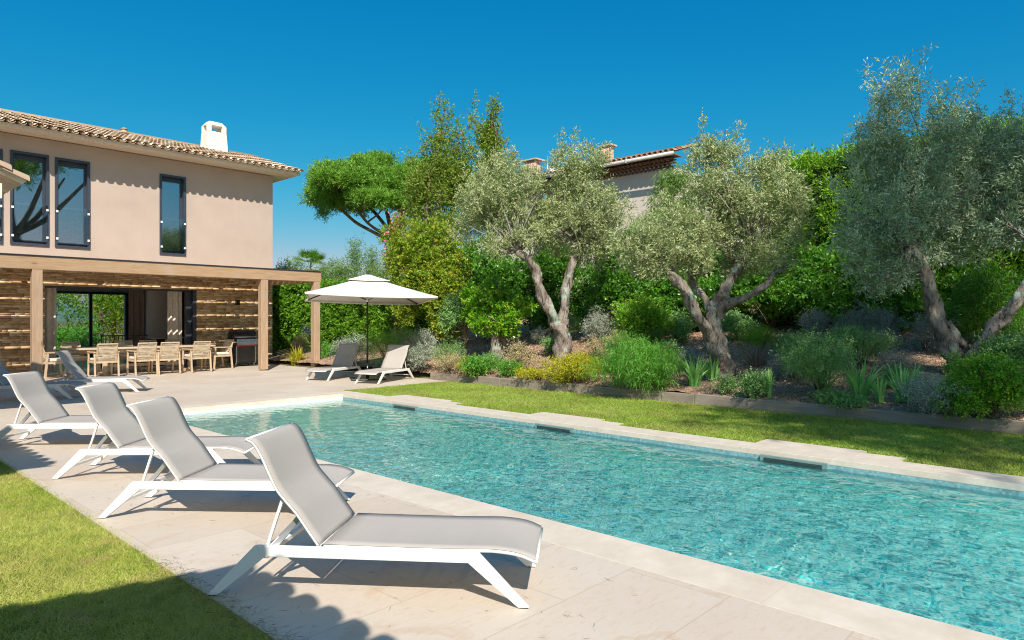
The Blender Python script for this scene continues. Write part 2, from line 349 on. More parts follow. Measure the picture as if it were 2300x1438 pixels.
L_straw = leafmat("straw_stems", [(0.363, 0.275, 0.132), (0.55, 0.44, 0.242), (0.726, 0.616, 0.396)], .3)
L_drylav = leafmat("dry_lavender_stems", [(.17, .13, .12), (.27, .21, .19), (.40, .33, .28)], .2)
L_iris = leafmat("iris_blades", [(0.122, 0.35, 0.0875), (0.227, 0.56, 0.158), (0.42, 0.787, 0.245), (0.735, 0.9, 0.28)], .35)
L_pink = leafmat("pink_petals", [(.70, .10, .22), (.85, .25, .35), (.85, .45, .5)], .3)
L_redf = leafmat("red_petals", [(.6, .02, .02), (.75, .1, .05)], .3)
L_blue = leafmat("lilac_petals", [(.38, .38, .75), (.55, .55, .85)], .3)
M_lawnbase = plain("lawn_thatch", (.16, .17, .03), .95, .05, var=.3, scale=14)
L_grass = m_grass("lawn_blades", [(0, (.14, .27, .02)), (.3, (.30, .46, .05)), (.6, (.48, .60, .11)), (1, (.72, .72, .30))])
L_grassl = m_grass("lawn_blades_dry", [(0, (.16, .28, .02)), (.3, (.38, .48, .06)), (.65, (.60, .62, .16)), (1, (.85, .74, .38))], (.62, .52, .20))

# ------------------------------------------------------------------ leaves
def unit(v): return v / np.maximum(1e-9, np.linalg.norm(v, axis=-1, keepdims=True))
def leaves(name, P, D, L, Wd, rnd, mat, parent, droop=0.0):
    n = len(P); D = unit(D); q = unit(rng.normal(size=(n, 3))); sd = unit(np.cross(D, q))
    L = np.broadcast_to(L, n)[:, None]; Wd = np.broadcast_to(Wd, n)[:, None]
    mid = P + D * L * .5; tip = P + D * L
    tip[:, 2] -= droop * L[:, 0]
    V = np.stack([P, mid + sd * Wd / 2, tip, mid - sd * Wd / 2], 1).reshape(-1, 3)
    Q = np.arange(n * 4).reshape(-1, 4)
    return npmesh(name, V, Q, mat, parent, np.repeat(np.clip(rnd, 0, 1), 4))
def clump_leaves(C, OUT, per, tw, ll, lw, spread=.9, up=.3, jit=.12):
    """twigs at C pointing OUT, 'per' leaves along each"""
    n = len(C); dirs = unit(OUT + np.array([0, 0, up]) + rng.normal(size=(n, 3)) * .45)
    t = rng.random((n, per)); tl = tw * rng.uniform(.6, 1.25, (n, 1))
    P = C[:, None] + dirs[:, None] * (t * tl)[..., None] + rng.normal(size=(n, per, 3)) * jit * tw
    D = dirs[:, None] * .7 + rng.normal(size=(n, per, 3)) * spread
    cr = rng.beta(2.2, 2.2, (n, 1))
    rnd = np.clip(cr * .62 + rng.random((n, per)) * .38, 0, 1)
    L = ll * rng.uniform(.7, 1.3, (n, per)); Wd = lw * rng.uniform(.7, 1.3, (n, per))
    return P.reshape(-1, 3), D.reshape(-1, 3), L.ravel(), Wd.ravel(), rnd.ravel()
def clumpy(blobs, per=9, size=.42, off=.72):
    out = []
    for c, rx, ry, rz in blobs:
        out.append((c, rx * .55, ry * .55, rz * .55))
        for _ in range(per):
            d = unit(rng.normal(size=3)); o_ = off * rng.uniform(.75, 1.12); q = size * rng.uniform(.65, 1.25)
            out.append((tuple(np.array(c) + d * o_ * np.array([rx, ry, rz])), rx * q, ry * q, rz * q * .85))
    return out
def blob_points(blobs, n, inner=.45):
    """blobs: (center, rx, ry, rz)"""
    b = np.array([[*c, rx, ry, rz] for c, rx, ry, rz in blobs], float)
    w = (b[:, 3] * b[:, 4] * b[:, 5]) ** .75; w /= w.sum(); k = rng.choice(len(b), n, p=w)
    d = unit(rng.normal(size=(n, 3))); r_ = (inner ** 3 + (1 - inner ** 3) * rng.random(n)) ** (1 / 3)
    lump = 1 + .13 * np.sin(d[:, 0] * 5 + k) + .12 * np.sin(d[:, 1] * 6 + 2 * k) + .1 * np.sin(d[:, 2] * 7 + k * 3)
    P = b[k, :3] + d * b[k, 3:] * (r_ * lump)[:, None]
    return P, unit(d / b[k, 3:] * b[k, 3:].mean(1, keepdims=True)), k
def foliage(name, blobs, n, per, tw, ll, lw, mat, parent, inner=.45, spread=.9, up=.3, droop=0, extra=None, origin=(0, 0, 0)):
    P, O, _ = blob_points(blobs, n, inner)
    if extra is not None: P = np.vstack([P, extra[0]]); O = np.vstack([O, extra[1]])
    A = clump_leaves(P, O, per, tw, ll, lw, spread, up)
    return leaves(name, A[0] - np.array(origin), A[1], A[2], A[3], A[4], mat, parent, droop)
def shoots(blobs, n, h, step, out=.35):
    """wispy upright shoots out of the crown: points along each"""
    P, O, _ = blob_points(blobs, n * 3, .9); sel = O[:, 2] > .25; P = P[sel][:n]; O = O[sel][:n]
    PP = []; DD = []
    for p, o in zip(P, O):
        d = np.array([o[0] * out, o[1] * out, 1.0]) + rng.normal(size=3) * .12; d /= np.linalg.norm(d); L = h * rng.uniform(.4, 1.15)
        for k in range(max(2, int(L / step))): PP.append(p + d * k * step); DD.append(d + rng.normal(size=3) * .3)
    return np.array(PP), np.array(DD)
def crsp(pts, sub=5):
    p = [np.array(q, float) for q in pts]; p = [2 * p[0] - p[1]] + p + [2 * p[-1] - p[-2]]; out = []
    for i in range(1, len(p) - 2):
        for k in range(sub):
            t = k / sub; out.append(.5 * ((2 * p[i]) + (-p[i - 1] + p[i + 1]) * t + (2 * p[i - 1] - 5 * p[i] + 4 * p[i + 1] - p[i + 2]) * t * t + (-p[i - 1] + 3 * p[i] - 3 * p[i + 1] + p[i + 2]) * t ** 3))
    out.append(p[-2]); return out
def limb(name, pts, mat, parent, origin, noise=.16, n=12, sub=6):
    """pts: (Vector, radius)"""
    q = crsp([(*p, r_) for p, r_ in pts], sub); m = MB(); o = Vector(origin)
    m.tube([Vector(a[:3]) - o for a in q], [a[3] for a in q], n, noise=noise); return m.build(name, mat, parent)
def twigs(name, starts, targets, mat, parent, origin, r0=.02, n=5):
    m = MB(); o = Vector(origin)
    for tg in targets:
        tg = Vector(tg); s0 = min(starts, key=lambda s_: (s_ - tg).length); md = (s0 + tg) / 2 + Vector(rng.normal(size=3)) * (tg - s0).length * .1 - Vector((0, 0, (tg - s0).length * .06))
        q = crsp([s0, md, tg], 4); m.tube([Vector(a) - o for a in q], [r0 * (1 - .8 * i / (len(q) - 1)) for i in range(len(q))], n, caps=False)
    return m.build(name, mat, parent)

# ================================================================== SETTING
# terrain sheet
def terr_h(X, Y):
    h = slope_h(X, Y) - .06
    fade = np.clip((Y - 30) / 60, 0, 1); h = h * (1 - fade) - fade * 14 * np.clip((40 - X) / 40, 0, 1)
    h = np.where((X > -2) & (X < 9.5) & (Y > -7) & (Y < 13.2), -3.0, h)
    return h
gx = np.concatenate([np.linspace(-400, -10, 18)[:-1], np.arange(-10, 30, .5), np.linspace(30, 500, 26)])
gy = np.concatenate([np.linspace(-300, -10, 14)[:-1], np.arange(-10, 34, .5), np.linspace(34, 600, 30)])
GX, GY = np.meshgrid(gx, gy); V = np.stack([GX, GY, terr_h(GX, GY)], -1).reshape(-1, 3)
nx, ny = len(gx), len(gy); I = np.arange(nx * ny).reshape(ny, nx)
Q = np.stack([I[:-1, :-1], I[:-1, 1:], I[1:, 1:], I[1:, :-1]], -1).reshape(-1, 4)
tag(npmesh("ground", V, Q, M_terr, smooth=True), kind='structure')
# planted bed: mulch surface with fine relief
bx = np.arange(11.12, 19, .09); by = np.arange(-3, 22, .09); BX, BY = np.meshgrid(bx, by)
BZ = slope_h(BX, BY) - .01 + .025 * np.sin(BX * 3.1 + BY * 1.7) * np.sin(BY * 2.3) + rng.normal(size=BX.shape) * .008
V = np.stack([BX, BY, BZ], -1).reshape(-1, 3); I = np.arange(BX.size).reshape(BX.shape)
Q = np.stack([I[:-1, :-1], I[:-1, 1:], I[1:, 1:], I[1:, :-1]], -1).reshape(-1, 4)
tag(npmesh("garden_bed", V, Q, M_soil, smooth=True), kind='structure')
# wood chips on the bed
n = 26000; X = rng.uniform(11.15, 16.5, n); Y = rng.uniform(0, 14, n); P = np.stack([X, Y, slope_h(X, Y) + .01], 1)
D = rng.normal(size=(n, 3)); D[:, 2] *= .25
t_ = leaves("bark_chips", P, D, rng.uniform(.02, .055, n), rng.uniform(.012, .03, n), rng.random(n), m_attr("bark_chip", [(0, (.19, .11, .07)), (.5, (.44, .28, .18)), (1, (.72, .54, .40))], .9), None)
tag(t_, "loose reddish brown bark chips covering the sloping bed", "bark mulch", kind='stuff')
# distant hills and sea
m = MB(); hv = []; N = 60
for k in range(N):
    a = R(60 + 70 * k / N); r_ = 900
    hz = 18 + 26 * (math.sin(k * .33) * .5 + math.sin(k * .83 + 1) * .3 + .6)
    hv += [(r_ * math.cos(a), r_ * math.sin(a), -25), (1.15 * r_ * math.cos(a), 1.15 * r_ * math.sin(a), hz)]
m.add(hv, [(2 * k, 2 * k + 2, 2 * k + 3, 2 * k + 1) for k in range(N - 1)], True)
tag(m.build("hills", plain("blue_green_far_hills", (.10, .17, .16), .9, .1, scale=.02)), kind='structure')

# paving
m = MB(); m.box(1.58, 3.52, -6, 12.2, -.10, 0); m.box(3.52, 8.05, 12.2, 12.42, -.10, 0); m.box(-9, 3.52, 12.2, 22.0, -.10, 0)
m.box(3.52, 11.12, 12.42, 22.0, -.10, 0); m.box(11.12, 12.3, 16.8, 22.0, -.10, 0)
tag(m.build("terrace_paving", MP), kind='structure')
m = MB(); m.box(3.52, 3.92, -6, 12.2, -.06, .0015); m.box(7.66, 8.05, -6, 12.2, -.06, .004); m.box(3.92, 7.66, 11.84, 12.2, -.06, .004)
for y0, y1, xe in ((9.4, 10.8, 8.44), (5.95, 7.15, 8.40), (2.35, 3.5, 8.42)):
    m.box(8.05, xe, y0, y1, -.05, .002); m.box(8.05, xe - .13, y0 - .42, y0, -.05, .001)
POOLC = m.build("pool_coping", MCO, bevel=.003); tag(POOLC, kind='structure')

# swimming pool basin
pool = empty("swimming_pool", (5.79, 5, 0), label="long rectangular turquoise swimming pool let into the stone terrace", cat="swimming pool")
o5 = Vector((5.79, 5, 0))
def shift(mb, o): mb.v = [(a - o.x, b - o.y, c - o.z) for a, b, c in mb.v]; return mb
x0, x1, y0, y1, dp = 3.92, 7.66, -5.5, 11.84, -1.35
m = MB(); m.box(x0 - .2, x1 + .2, y0 - .2, y1 + .2, dp - .2, dp)
ba = shift(m, o5).build("basin_floor", M_mosaic, pool)
m = MB(); m.box(x0 - .2, x0, y0, y1, dp + .001, -.061); m.box(x1, x1 + .2, y0, y1, dp + .001, -.061); m.box(x0 - .2, x1 + .2, y1, y1 + .2, dp + .001, -.061); m.box(x0 - .2, x1 + .2, y0 - .2, y0, dp + .001, -.061)
bw = shift(m, o5).build("basin_wall", M_mosaic, pool)
m = MB(); m.box(x0, x0 + .004, y0, y1 - .03, -.26, -.0605); m.box(x1 - .004, x1, y0, y1 - .03, -.26, -.0605)
wb = shift(m, o5).build("waterline_tiles", M_mosb, pool)
m = MB(); m.box(x0 + .01, x1 - .01, y1 - .06, y1 - .002, -.12, -.062)
for xx in (4.6, 5.6, 6.9): m.box(xx, xx + .03, y1 - .075, y1 - .0605, -.1, -.055)
shift(m, o5).build("white_edge_rail", M_white, pool)
recv = [ba, bw, wb]
for k, (ya, yb, z1) in enumerate([(11.1, 11.838, -.22), (10.6, 11.1, -.40), (10.1, 10.6, -.60), (9.6, 10.1, -.82), (9.1, 9.6, -1.06)]):
    m = MB(); m.box(x0 + .001, x1 - .001, ya, yb, dp - .1, z1); recv.append(shift(m, o5).build("step", M_mosl, pool))
for pa, pb in ((885, 940), (1205, 1290), (1710, 1860)):
    ya, yb = onX(pa, 7.66), onX(pb, 7.66); ya, yb = max(ya, yb), min(ya, yb)
    sk = empty("skimmer", (0, 0, 0)); sk.parent = pool
    e = MB(); e.box(7.62, 7.655, yb, ya, -.145, -.045); shift(e, o5); bpy.data.objects.remove(sk)
    a = e.build("skimmer", plain("grey_green_skimmer_frame", (.16, .26, .25), .4), pool)
    e = MB(); e.box(7.612, 7.621, yb + .05, ya - .05, -.125, -.07); b_ = shift(e, o5).build("slot", plain("dark_green_slot", (.03, .05, .045), .4), a)
# water
wx = np.arange(x0 + .002, x1, .016); wy = np.arange(-1.0, y1 - .004, .016); WX, WY = np.meshgrid(wx, wy)
WZ = np.zeros_like(WX)
for i in range(46):
    lam = 10 ** rng.uniform(math.log10(.08), math.log10(.36)); th = rng.uniform(0, 6.28); k = 2 * math.pi / lam
    amp = .0037 * lam * rng.uniform(.5, 1.2)
    wob = .35 * np.sin(WX * rng.uniform(.5, 2) + WY * rng.uniform(.5, 2) + rng.uniform(0, 6))
    WZ += amp * np.sin(k * (WX * math.cos(th) + WY * math.sin(th)) + rng.uniform(0, 6.28) + wob * 3)
calm = .35 + .65 / (1 + np.exp((WY - 8.6) * 1.4)); WZ *= calm * (.8 + .45 * np.sin(WX * 1.3 + WY * .55 + 1) * np.sin(WY * .9 - WX * .6))
V = np.stack([WX, WY, WZ - .105], -1).reshape(-1, 3); I = np.arange(WX.size).reshape(WX.shape)
Q = np.stack([I[:-1, :-1], I[:-1, 1:], I[1:, 1:], I[1:, :-1]], -1).reshape(-1, 4)
water = npmesh("water", V, Q, M_water, smooth=True); tag(water, kind='structure')
water.cycles.is_caustics_caster = True
for o in recv: o.cycles.is_caustics_receiver = True

# lawns
def lawn(name, x0, x1, y0, y1, mask=None):
    m = MB(); m.box(x0, x1, y0, y1, -.12, -.018); o = m.build(name, M_lawnbase); return tag(o, kind='structure')
lawn("lawn_beside_pool", 8.055, 11.03, -4, 12.41); lawn("lawn_beside_terrace", -6, 1.575, -6, 12.19)
def blades(name, X, Y, hmin, hmax, w, mat, label, keep=None):
    n = len(X); P = np.stack([X, Y, np.full(n, -.018)], 1)
    D = rng.normal(size=(n, 3)) * .8; D[:, 2] = .8; D = unit(D); L = rng.uniform(hmin, hmax, n) * np.where(rng.random(n) < .04, 1.7, 1)
    sd = unit(np.cross(D, rng.normal(size=(n, 3)))); bend = rng.normal(size=(n, 3)) * .35; bend[:, 2] = 0
    tip = P + D * L[:, None] + bend * L[:, None]
    V = np.stack([P - sd * w / 2, P + sd * w / 2, tip], 1).reshape(-1, 3)
    patch = .5 + .5 * np.sin(X * 2.1 + np.sin(Y * 1.3) * 2) * np.sin(Y * 1.7 + X)
    rnd = np.clip(rng.beta(2, 2.6, n) * .75 + .25 * patch, 0, 1)
    o = npmesh(name, V, np.arange(n * 3).reshape(-1, 3), mat, None, np.repeat(rnd, 3), nside=3)
    return tag(o, label, "grass", kind='stuff')
n = 210000; X = rng.uniform(8.085, 11.02, n); Y = rng.uniform(.2, 12.42, n)
ok = np.ones(n, bool)
for ya, yb, xe in ((9.4, 10.8, 8.44), (5.95, 7.15, 8.40), (2.35, 3.5, 8.42)): ok &= ~((X < xe + .02) & (Y > ya - .02) & (Y < yb + .02)) & ~((X < xe - .11) & (Y > ya - .44) & (Y <= ya))
blades("grass", X[ok], Y[ok], .03, .06, .007, L_grass, "short sunlit grass of the strip between pool and bed")
n = 260000; X = 1.60 - np.abs(rng.normal(0, 1, n)) ** 1.15 * 1.1; Y = rng.uniform(2.3, 9.6, n); ok = X > -1
e = np.maximum(0, X + .0 - 1.575); 
blades("grass", X[ok], Y[ok], .02, .045, .0042, L_grassl, "mown yellow green grass of the lawn beside the loungers")
# debris
n = 900; X = 1.58 + rng.normal(0, .05, n); Y = rng.uniform(2.4, 4.5, n); k = rng.random(n) < .25; X[k] = rng.uniform(1.6, 3.5, k.sum()); Y[k] = rng.uniform(1.8, 7, k.sum())
P = np.stack([X, Y, np.full(n, .006) + rng.random(n) * .012], 1); D = rng.normal(size=(n, 3)); D[:, 2] *= .1
tag(leaves("pine_needle_litter", P, D, rng.uniform(.02, .08, n), .0022, rng.random(n), m_attr("dry_needle", [(0, (.10, .05, .035)), (1, (.34, .2, .12))], .9), None), "dry brown pine needles scattered along the lawn edge and paving", "pine needles", kind='stuff')

# ================================================================== TILE ROOF GENERATOR
def tile_roof(name, origin, u, up, ncol, nrow, mat, parent, sp=.235, row=.34, rad=.09, seed=0, lift=.03):
    """u: unit vector along the eave, up: unit vector up the slope"""
    o = np.array(origin, float); u = np.array(u, float); w = np.array(up, float); nrm = np.cross(u, w); nrm /= np.linalg.norm(nrm)
    if nrm[2] < 0: nrm = -nrm
    V = []; Q = []; A = []; rg = np.random.default_rng(seed); ns = 7
    for i in range(ncol):
        for j in range(nrow):
            for kind in (0, 1):
                c = o + u * (sp * (i + (.5 if kind else 0))) + w * (row * j) + u * rg.normal(0, .004)
                r0, r1 = (rad * 1.12, rad * .92) if kind else (rad * .9, rad * 1.1)
                h0, h1 = (lift + .012 + (.006 if j == 0 else 0), .006) if kind else (lift + .0, .0)
                b = len(V); a = rg.random()
                for (pos, r_, hh) in ((-.045, r0, h0), (row, r1, h1)):
                    for t in range(2):
                        rr = r_ - t * .013
                        for k in range(ns + 1):
                            th = math.pi * k / ns
                            x = math.cos(th) * rr; z = math.sin(th) * rr * .8
                            if not kind: z = -z + rad * .35
                            V.append(c + w * pos + u * x + nrm * (z + hh)); A.append(a)
                m_ = ns + 1
                for k in range(ns):
                    Q.append((b + k, b + k + 1, b + 2 * m_ + k + 1, b + 2 * m_ + k)); Q.append((b + m_ + k, b + 3 * m_ + k, b + 3 * m_ + k + 1, b + m_ + k + 1))
                    Q.append((b + k, b + m_ + k, b + m_ + k + 1, b + k + 1))
    ob = npmesh(name, np.array(V), np.array(Q), mat, parent, np.array(A), smooth=False)
    return ob

# ================================================================== VILLA
WY0 = 22.03; XR = 11.52
villa = empty("villa", (0, WY0, 0), label="two storey beige rendered villa with tiled roof and stone clad ground floor", cat="house")
def vb(mb): return shift(mb, Vector((0, WY0, 0)))
wins = [(4.13, 4.98, 3.49, 5.97), (5.14, 5.97, 3.49, 5.95), (7.86, 8.61, 3.48, 5.92), (3.1, 3.95, 3.48, 5.95)]
# upper walls with openings
m = MB(); xs = sorted(wins); px = -8.0
for a, b, c, d in xs: m.box(px, a, WY0, WY0 + .32, 2.98, 6.41); m.box(a, b, WY0, WY0 + .32, 2.98, c); m.box(a, b, WY0, WY0 + .32, d, 6.41); px = b
m.box(px, XR, WY0, WY0 + .32, 2.98, 6.41)
m.box(XR - .32, XR, WY0 + .32, 29, 2.98, 6.41)
vb(m).build("wall", M_plaster, villa)
m = MB(); m.box(-8, XR - .32, 28.7, 29, 2.98, 6.41); m.box(-8, XR - .33, WY0 + .33, 28.69, 2.99, 3.08); m.box(-8, XR - .33, 25.4, 25.5, 3.09, 6.4); m.box(5.45, 6.6, 23.0, 23.1, 3.09, 6.4); m.box(8.2, 10.6, 23.1, 23.2, 3.09, 6.4); vb(m).build("upper_room", M_wallw, villa)  # two nearer panels added to catch sun and brighten the view through the panes
for a, b, c, d in wins:
    m = MB(); t_ = .055; yo = WY0 - .035; yi = WY0 + .2
    m.box(a - .01, a + t_, yo, yi, c - .01, d + .01); m.box(b - t_, b + .01, yo, yi, c - .01, d + .01); m.box(a + t_, b - t_, yo, yi, c - .01, c + t_); m.box(a + t_, b - t_, yo, yi, d - t_, d + .01)
    fr = vb(m).build("window", M_frame, villa)
    m = MB(); m.box(a + t_, b - t_, yi - .08, yi - .03, c + t_, c + t_ + .09); m.box(a + t_, b - t_, yi - .08, yi - .03, d - t_ - .13, d - t_)
    m.box(a + t_, a + t_ + .05, yi - .08, yi - .03, c + t_ + .09, d - t_ - .13); m.box(b - t_ - .05, b - t_, yi - .08, yi - .03, c + t_ + .09, d - t_ - .13)
    vb(m).build("sash", M_frame, fr)
    m = MB(); m.box(a + t_ + .05, b - t_ - .05, yi - .06, yi - .05, c + t_ + .09, d - t_ - .13); vb(m).build("pane", M_glass, fr)
    m = MB(); m.box(a + .03, b - .03, WY0 - .055, WY0 - .045, c + .1, c + 1.12); vb(m).build("guard_glass", M_clear, fr)
    for q in (a + .01, b - .06):
        for zz in (c + .2, c + .95): m = MB(); m.box(q, q + .05, WY0 - .07, WY0 - .036, zz, zz + .06); vb(m).build("clip", M_white, fr)
# roof
ev = Vector((0, 21.16, 6.48)); upv = Vector((0, math.cos(R(16.8)), math.sin(R(16.8))))
tile_roof("roof", (-4.0, 21.16 - WY0, 6.50), (1, 0, 0), upv, 69, 10, M_tile, villa, seed=3)
m = MB(); sx = 12.14
def ry(y): return 6.48 + (y - 21.16) * math.tan(R(16.8))
v = [(-9, 21.27, 6.43), (sx, 21.27, 6.43), (sx, WY0 + 7.6, 6.43), (-9, WY0 + 7.6, 6.43), (-9, 21.27, ry(21.27)), (sx, 21.27, ry(21.27)), (sx, 24.55, ry(24.55)), (-9, 24.55, ry(24.55)), (sx, WY0 + 7.6, 6.5), (-9, WY0 + 7.6, 6.5)]
m.add(v, [(0, 3, 2, 1), (0, 1, 5, 4), (4, 5, 6, 7), (7, 6, 8, 9), (1, 2, 8, 6, 5), (0, 4, 7, 9, 3), (2, 3, 9, 8)]); vb(m).build("eaves", M_soffit, villa)
m = MB(); m.tube([(-9, 24.55 - WY0, ry(24.55) + .06), (12.2, 24.55 - WY0, ry(24.55) + .06)], .1, 10); m.build("ridge_tiles", M_tile, villa)
# chimney
ch = MB(); cx0, cy0, cz = 10.4, 24.1, 7.1
def taper(mb, cx, cy, z0, z1, a0, b0, a1, b1):
    mb.add([(cx - a0, cy - b0, z0), (cx + a0, cy - b0, z0), (cx + a0, cy + b0, z0), (cx - a0, cy + b0, z0), (cx - a1, cy - b1, z1), (cx + a1, cy - b1, z1), (cx + a1, cy + b1, z1), (cx - a1, cy + b1, z1)],
           [(0, 3, 2, 1), (4, 5, 6, 7), (0, 1, 5, 4), (1, 2, 6, 5), (2, 3, 7, 6), (3, 0, 4, 7)])
taper(ch, cx0, cy0, 6.9, 8.05, .40, .34, .335, .27)
for sxx in (-1, 1):
    for syy in (-1, 1): ch.box(cx0 + sxx * .26 - .075, cx0 + sxx * .26 + .075, cy0 + syy * .2 - .065, cy0 + syy * .2 + .065, 8.04, 8.27)
taper(ch, cx0, cy0, 8.265, 8.42, .335, .265, .22, .15)
vb(ch).build("chimney", m_plaster("white_chimney_render", (.78, .72, .62)), villa, bevel=.02)
m = MB(); m.cyl((7.3, 23.4 - WY0), .09, 7.0, 7.42, 14); m.cyl((7.3, 23.4 - WY0), .12, 7.30, 7.34, 14); m.cyl((7.3, 23.4 - WY0), .12, 7.42, 7.47, 14, .05)
m.build("roof_vent", M_tile, villa)
# stone cladding of the ground floor
def stones(name, x0, x1, z0, z1, y, parent, seed=1, depth=.3, face='Y'):
    V = []; Q = []; A = []; rg = np.random.default_rng(seed); z = z0
    while z < z1 - .01:
        h = min(rg.uniform(.04, .10), z1 - z); x = x0 - rg.uniform(0, .2)
        while x < x1:
            w = rg.uniform(.11, .36); a, b = max(x, x0), min(x + w, x1)
            if b - a > .01:
                pr = rg.uniform(0, .016); k = len(V); g = .0018
                for yy in (y - pr, y + depth):
                    for (p, q) in ((a + g, z + g), (b - g, z + g), (b - g, z + h - g), (a + g, z + h - g)): V.append((p, yy, q) if face == 'Y' else (yy, p, q))
                Q += [(k, k + 1, k + 2, k + 3), (k, k + 4, k + 5, k + 1), (k + 1, k + 5, k + 6, k + 2), (k + 2, k + 6, k + 7, k + 3), (k + 3, k + 7, k + 4, k)]
                A += [rg.random()] * 8
            x += w
        z += h
    return npmesh(name, np.array(V), np.array(Q), M_stone, parent, np.array(A))
for i, (a, b, c, d) in enumerate(((-8, 4.9, 0, 2.42), (8.97, XR, 0, 2.42), (-8, XR, 2.42, 2.975))):
    stones("stone_cladding", a, b, c, d, .02, villa, seed=11 + i, depth=.12)
m = MB(); m.box(-8, 4.9, WY0 + .14, WY0 + .32, 0, 2.975); m.box(8.97, XR, WY0 + .14, WY0 + .32, 0, 2.975); m.box(4.9, 8.97, WY0 + .14, WY0 + .32, 2.42, 2.975); vb(m).build("ground_floor_wall", M_dark, villa)
so = stones("stone_cladding", .33, 6.9, 0, 2.975, -XR - .0, villa, seed=20, depth=.12, face='X')
so.scale.x = -1
# side/back walls, ceiling, floor of the ground floor room
m = MB(); m.box(XR - .3, XR - .12, WY0 + .33, 29, 0, 2.97); m.box(-8, XR - .31, WY0 + .33, 29, 2.80, 2.97)
m.box(9.0, XR - .31, 28.5, 28.9, 0, 2.79); m.box(5.4, 6.0, 28.5, 28.9, 0, 2.79); m.box(-8, -2, 28.5, 28.9, 0, 2.79); m.box(6.0, 9.0, 28.5, 28.9, 2.5, 2.79)  # unseen rear gap and open left end added to let more daylight in
vb(m).build("room_walls", M_wallg, villa)
m = MB(); m.box(-8, XR - .01, WY0 + .0, 29, -.1, -.003); vb(m).build("room_floor", plain("pale_room_tiles", (.5, .44, .37), .3, .5), villa)
# front opening frame, rear window
m = MB(); m.box(8.86, 8.965, WY0 + .03, WY0 + .32, .0, 2.415); m.box(8.70, 8.855, WY0 + .18, WY0 + .30, .0, 2.36); m.box(4.9, 8.86, WY0 + .1, WY0 + .3, 2.37, 2.415)
vb(m).build("sliding_door_frame", M_frame, villa)
m = MB()
for q in (6.0, 7.70, 8.9): m.box(q, q + .1, 28.4, 28.495, 0, 2.5)
m.box(6.1, 7.7, 28.4, 28.49, 2.42, 2.5); m.box(7.8, 8.9, 28.4, 28.49, 2.42, 2.5); rw = vb(m).build("rear_window", M_frame, villa)
m = MB(); m.box(6.1, 7.7, 28.44, 28.45, 0, 2.42); m.box(7.8, 8.9, 28.44, 28.45, 0, 2.42); vb(m).build("pane", M_clear, rw)
# room contents
def curtain(x0, x1, y, z0, z1, mat, label, amp=.05, lam=.16):
    m = MB(); n = int((x1 - x0) / .015); v = []; 
    for k in range(n + 1):
        x = x0 + (x1 - x0) * k / n; yy = amp * math.sin(2 * math.pi * (x - x0) / lam + .5 * math.sin(k * .2))
        v += [(x - x0, yy, 0), (x - x0, yy * .8, z1 - z0), (x - x0, yy + .012, 0), (x - x0, yy * .8 + .012, z1 - z0)]
    f = []
    for k in range(n): f += [(4 * k, 4 * k + 4, 4 * k + 5, 4 * k + 1), (4 * k + 2, 4 * k + 3, 4 * k + 7, 4 * k + 6)]
    m.add(v, f, True); o = m.build("curtain", mat); o.location = (x0, y, z0); return tag(o, label, "curtain", "curtains inside the villa opening")
curtain(4.95, 5.28, 22.5, .02, 2.37, M_curt, "linen curtain gathered at the left end of the wide opening")
curtain(8.25, 8.68, 22.5, .02, 2.37, M_curt, "linen curtain gathered beside the dark door frame, with light spots on it")
curtain(7.66, 8.16, 24.15, .02, 2.75, M_curtd, "brown curtain hanging inside right of the rear window")
m = MB(); m.box(8.25, 9.04, 24.2, 24.35, 0, 2.78); tag(m.build("partition_wall", M_wallg), "taupe partition wall in the room behind the table", "wall")
t_ = empty("kitchen_cabinet", (9.50, 24.1, 0), label="tall dark brown cabinet standing deep in the dining room", cat="cabinet")
m = MB(); m.box(-.42, .1, -.3, .3, 0, 2.75); m.build("body", M_dark, t_, .01); m = MB(); m.box(-.16, -.15, -.312, -.3, .1, 2.7); m.build("door_gap", M_black, t_)
t_ = empty("kitchen_counter", (8.75, 23.55, 0), label="low kitchen counter with pale top behind the far chairs", cat="counter")
m = MB(); m.box(-.65, .6, -.25, .25, 0, .86); m.build("body", M_dark, t_, .01); m = MB(); m.box(-.7, .65, -.29, .29, .861, .91); m.build("top", plain("counter_top", (.6, .5, .4), .4), t_, .004)

# wall lamp
t_ = empty("wall_lamp", (10.25, WY0 - .05, 1.96), label="small black box wall lamp on the stone wall above the barbecue", cat="lamp")
m = MB(); m.box(-.06, .06, -.07, .03, 0, .17); m.build("housing", M_black, t_, .006)
m = MB(); m.box(-.04, .04, -.055, .015, -.006, -.0005); m.build("lens", M_clear, t_)

# ================================================================== PERGOLA
perg = empty("pergola", (9.59, 18.8, 0), label="timber pergola with heavy beam and square posts in front of the villa", cat="pergola")
po = Vector((9.59, 18.8, 0))
for x in (4.04, 9.59, 11.30, -1.5):
    m = MB(); m.box(x - .105, x + .105, 18.8, 19.01, .035, 2.649); p_ = shift(m, po).build("post", M_woodz, perg, .012)
    m = MB(); m.box(x - .06, x + .06, 18.85, 18.97, 0, .0345); shift(m, po).build("foot_plate", M_steel, p_)
m = MB(); m.box(-4, 11.44, 18.8, 19.02, 2.65, 2.965); shift(m, po).build("beam", M_wood, perg, .012)
m = MB(); m.box(11.22, 11.44, 19.021, 22.6, 2.65, 2.965); shift(m, po).build("side_beam", M_wood, perg, .012)
m = MB(); m.box(-4, 11.46, 18.77, 19.06, 2.967, 2.985); shift(m, po).build("flashing", M_frame, perg)
for x in (-3, -1.2, .6, 2.4, 4.2, 6.0, 7.8, 9.5): m = MB(); m.box(x, x + .06, 19.03, 22.0, 2.78, 2.90); shift(m, po).build("rafter", M_wood, perg)
m = MB(); y = 19.08; k = 0
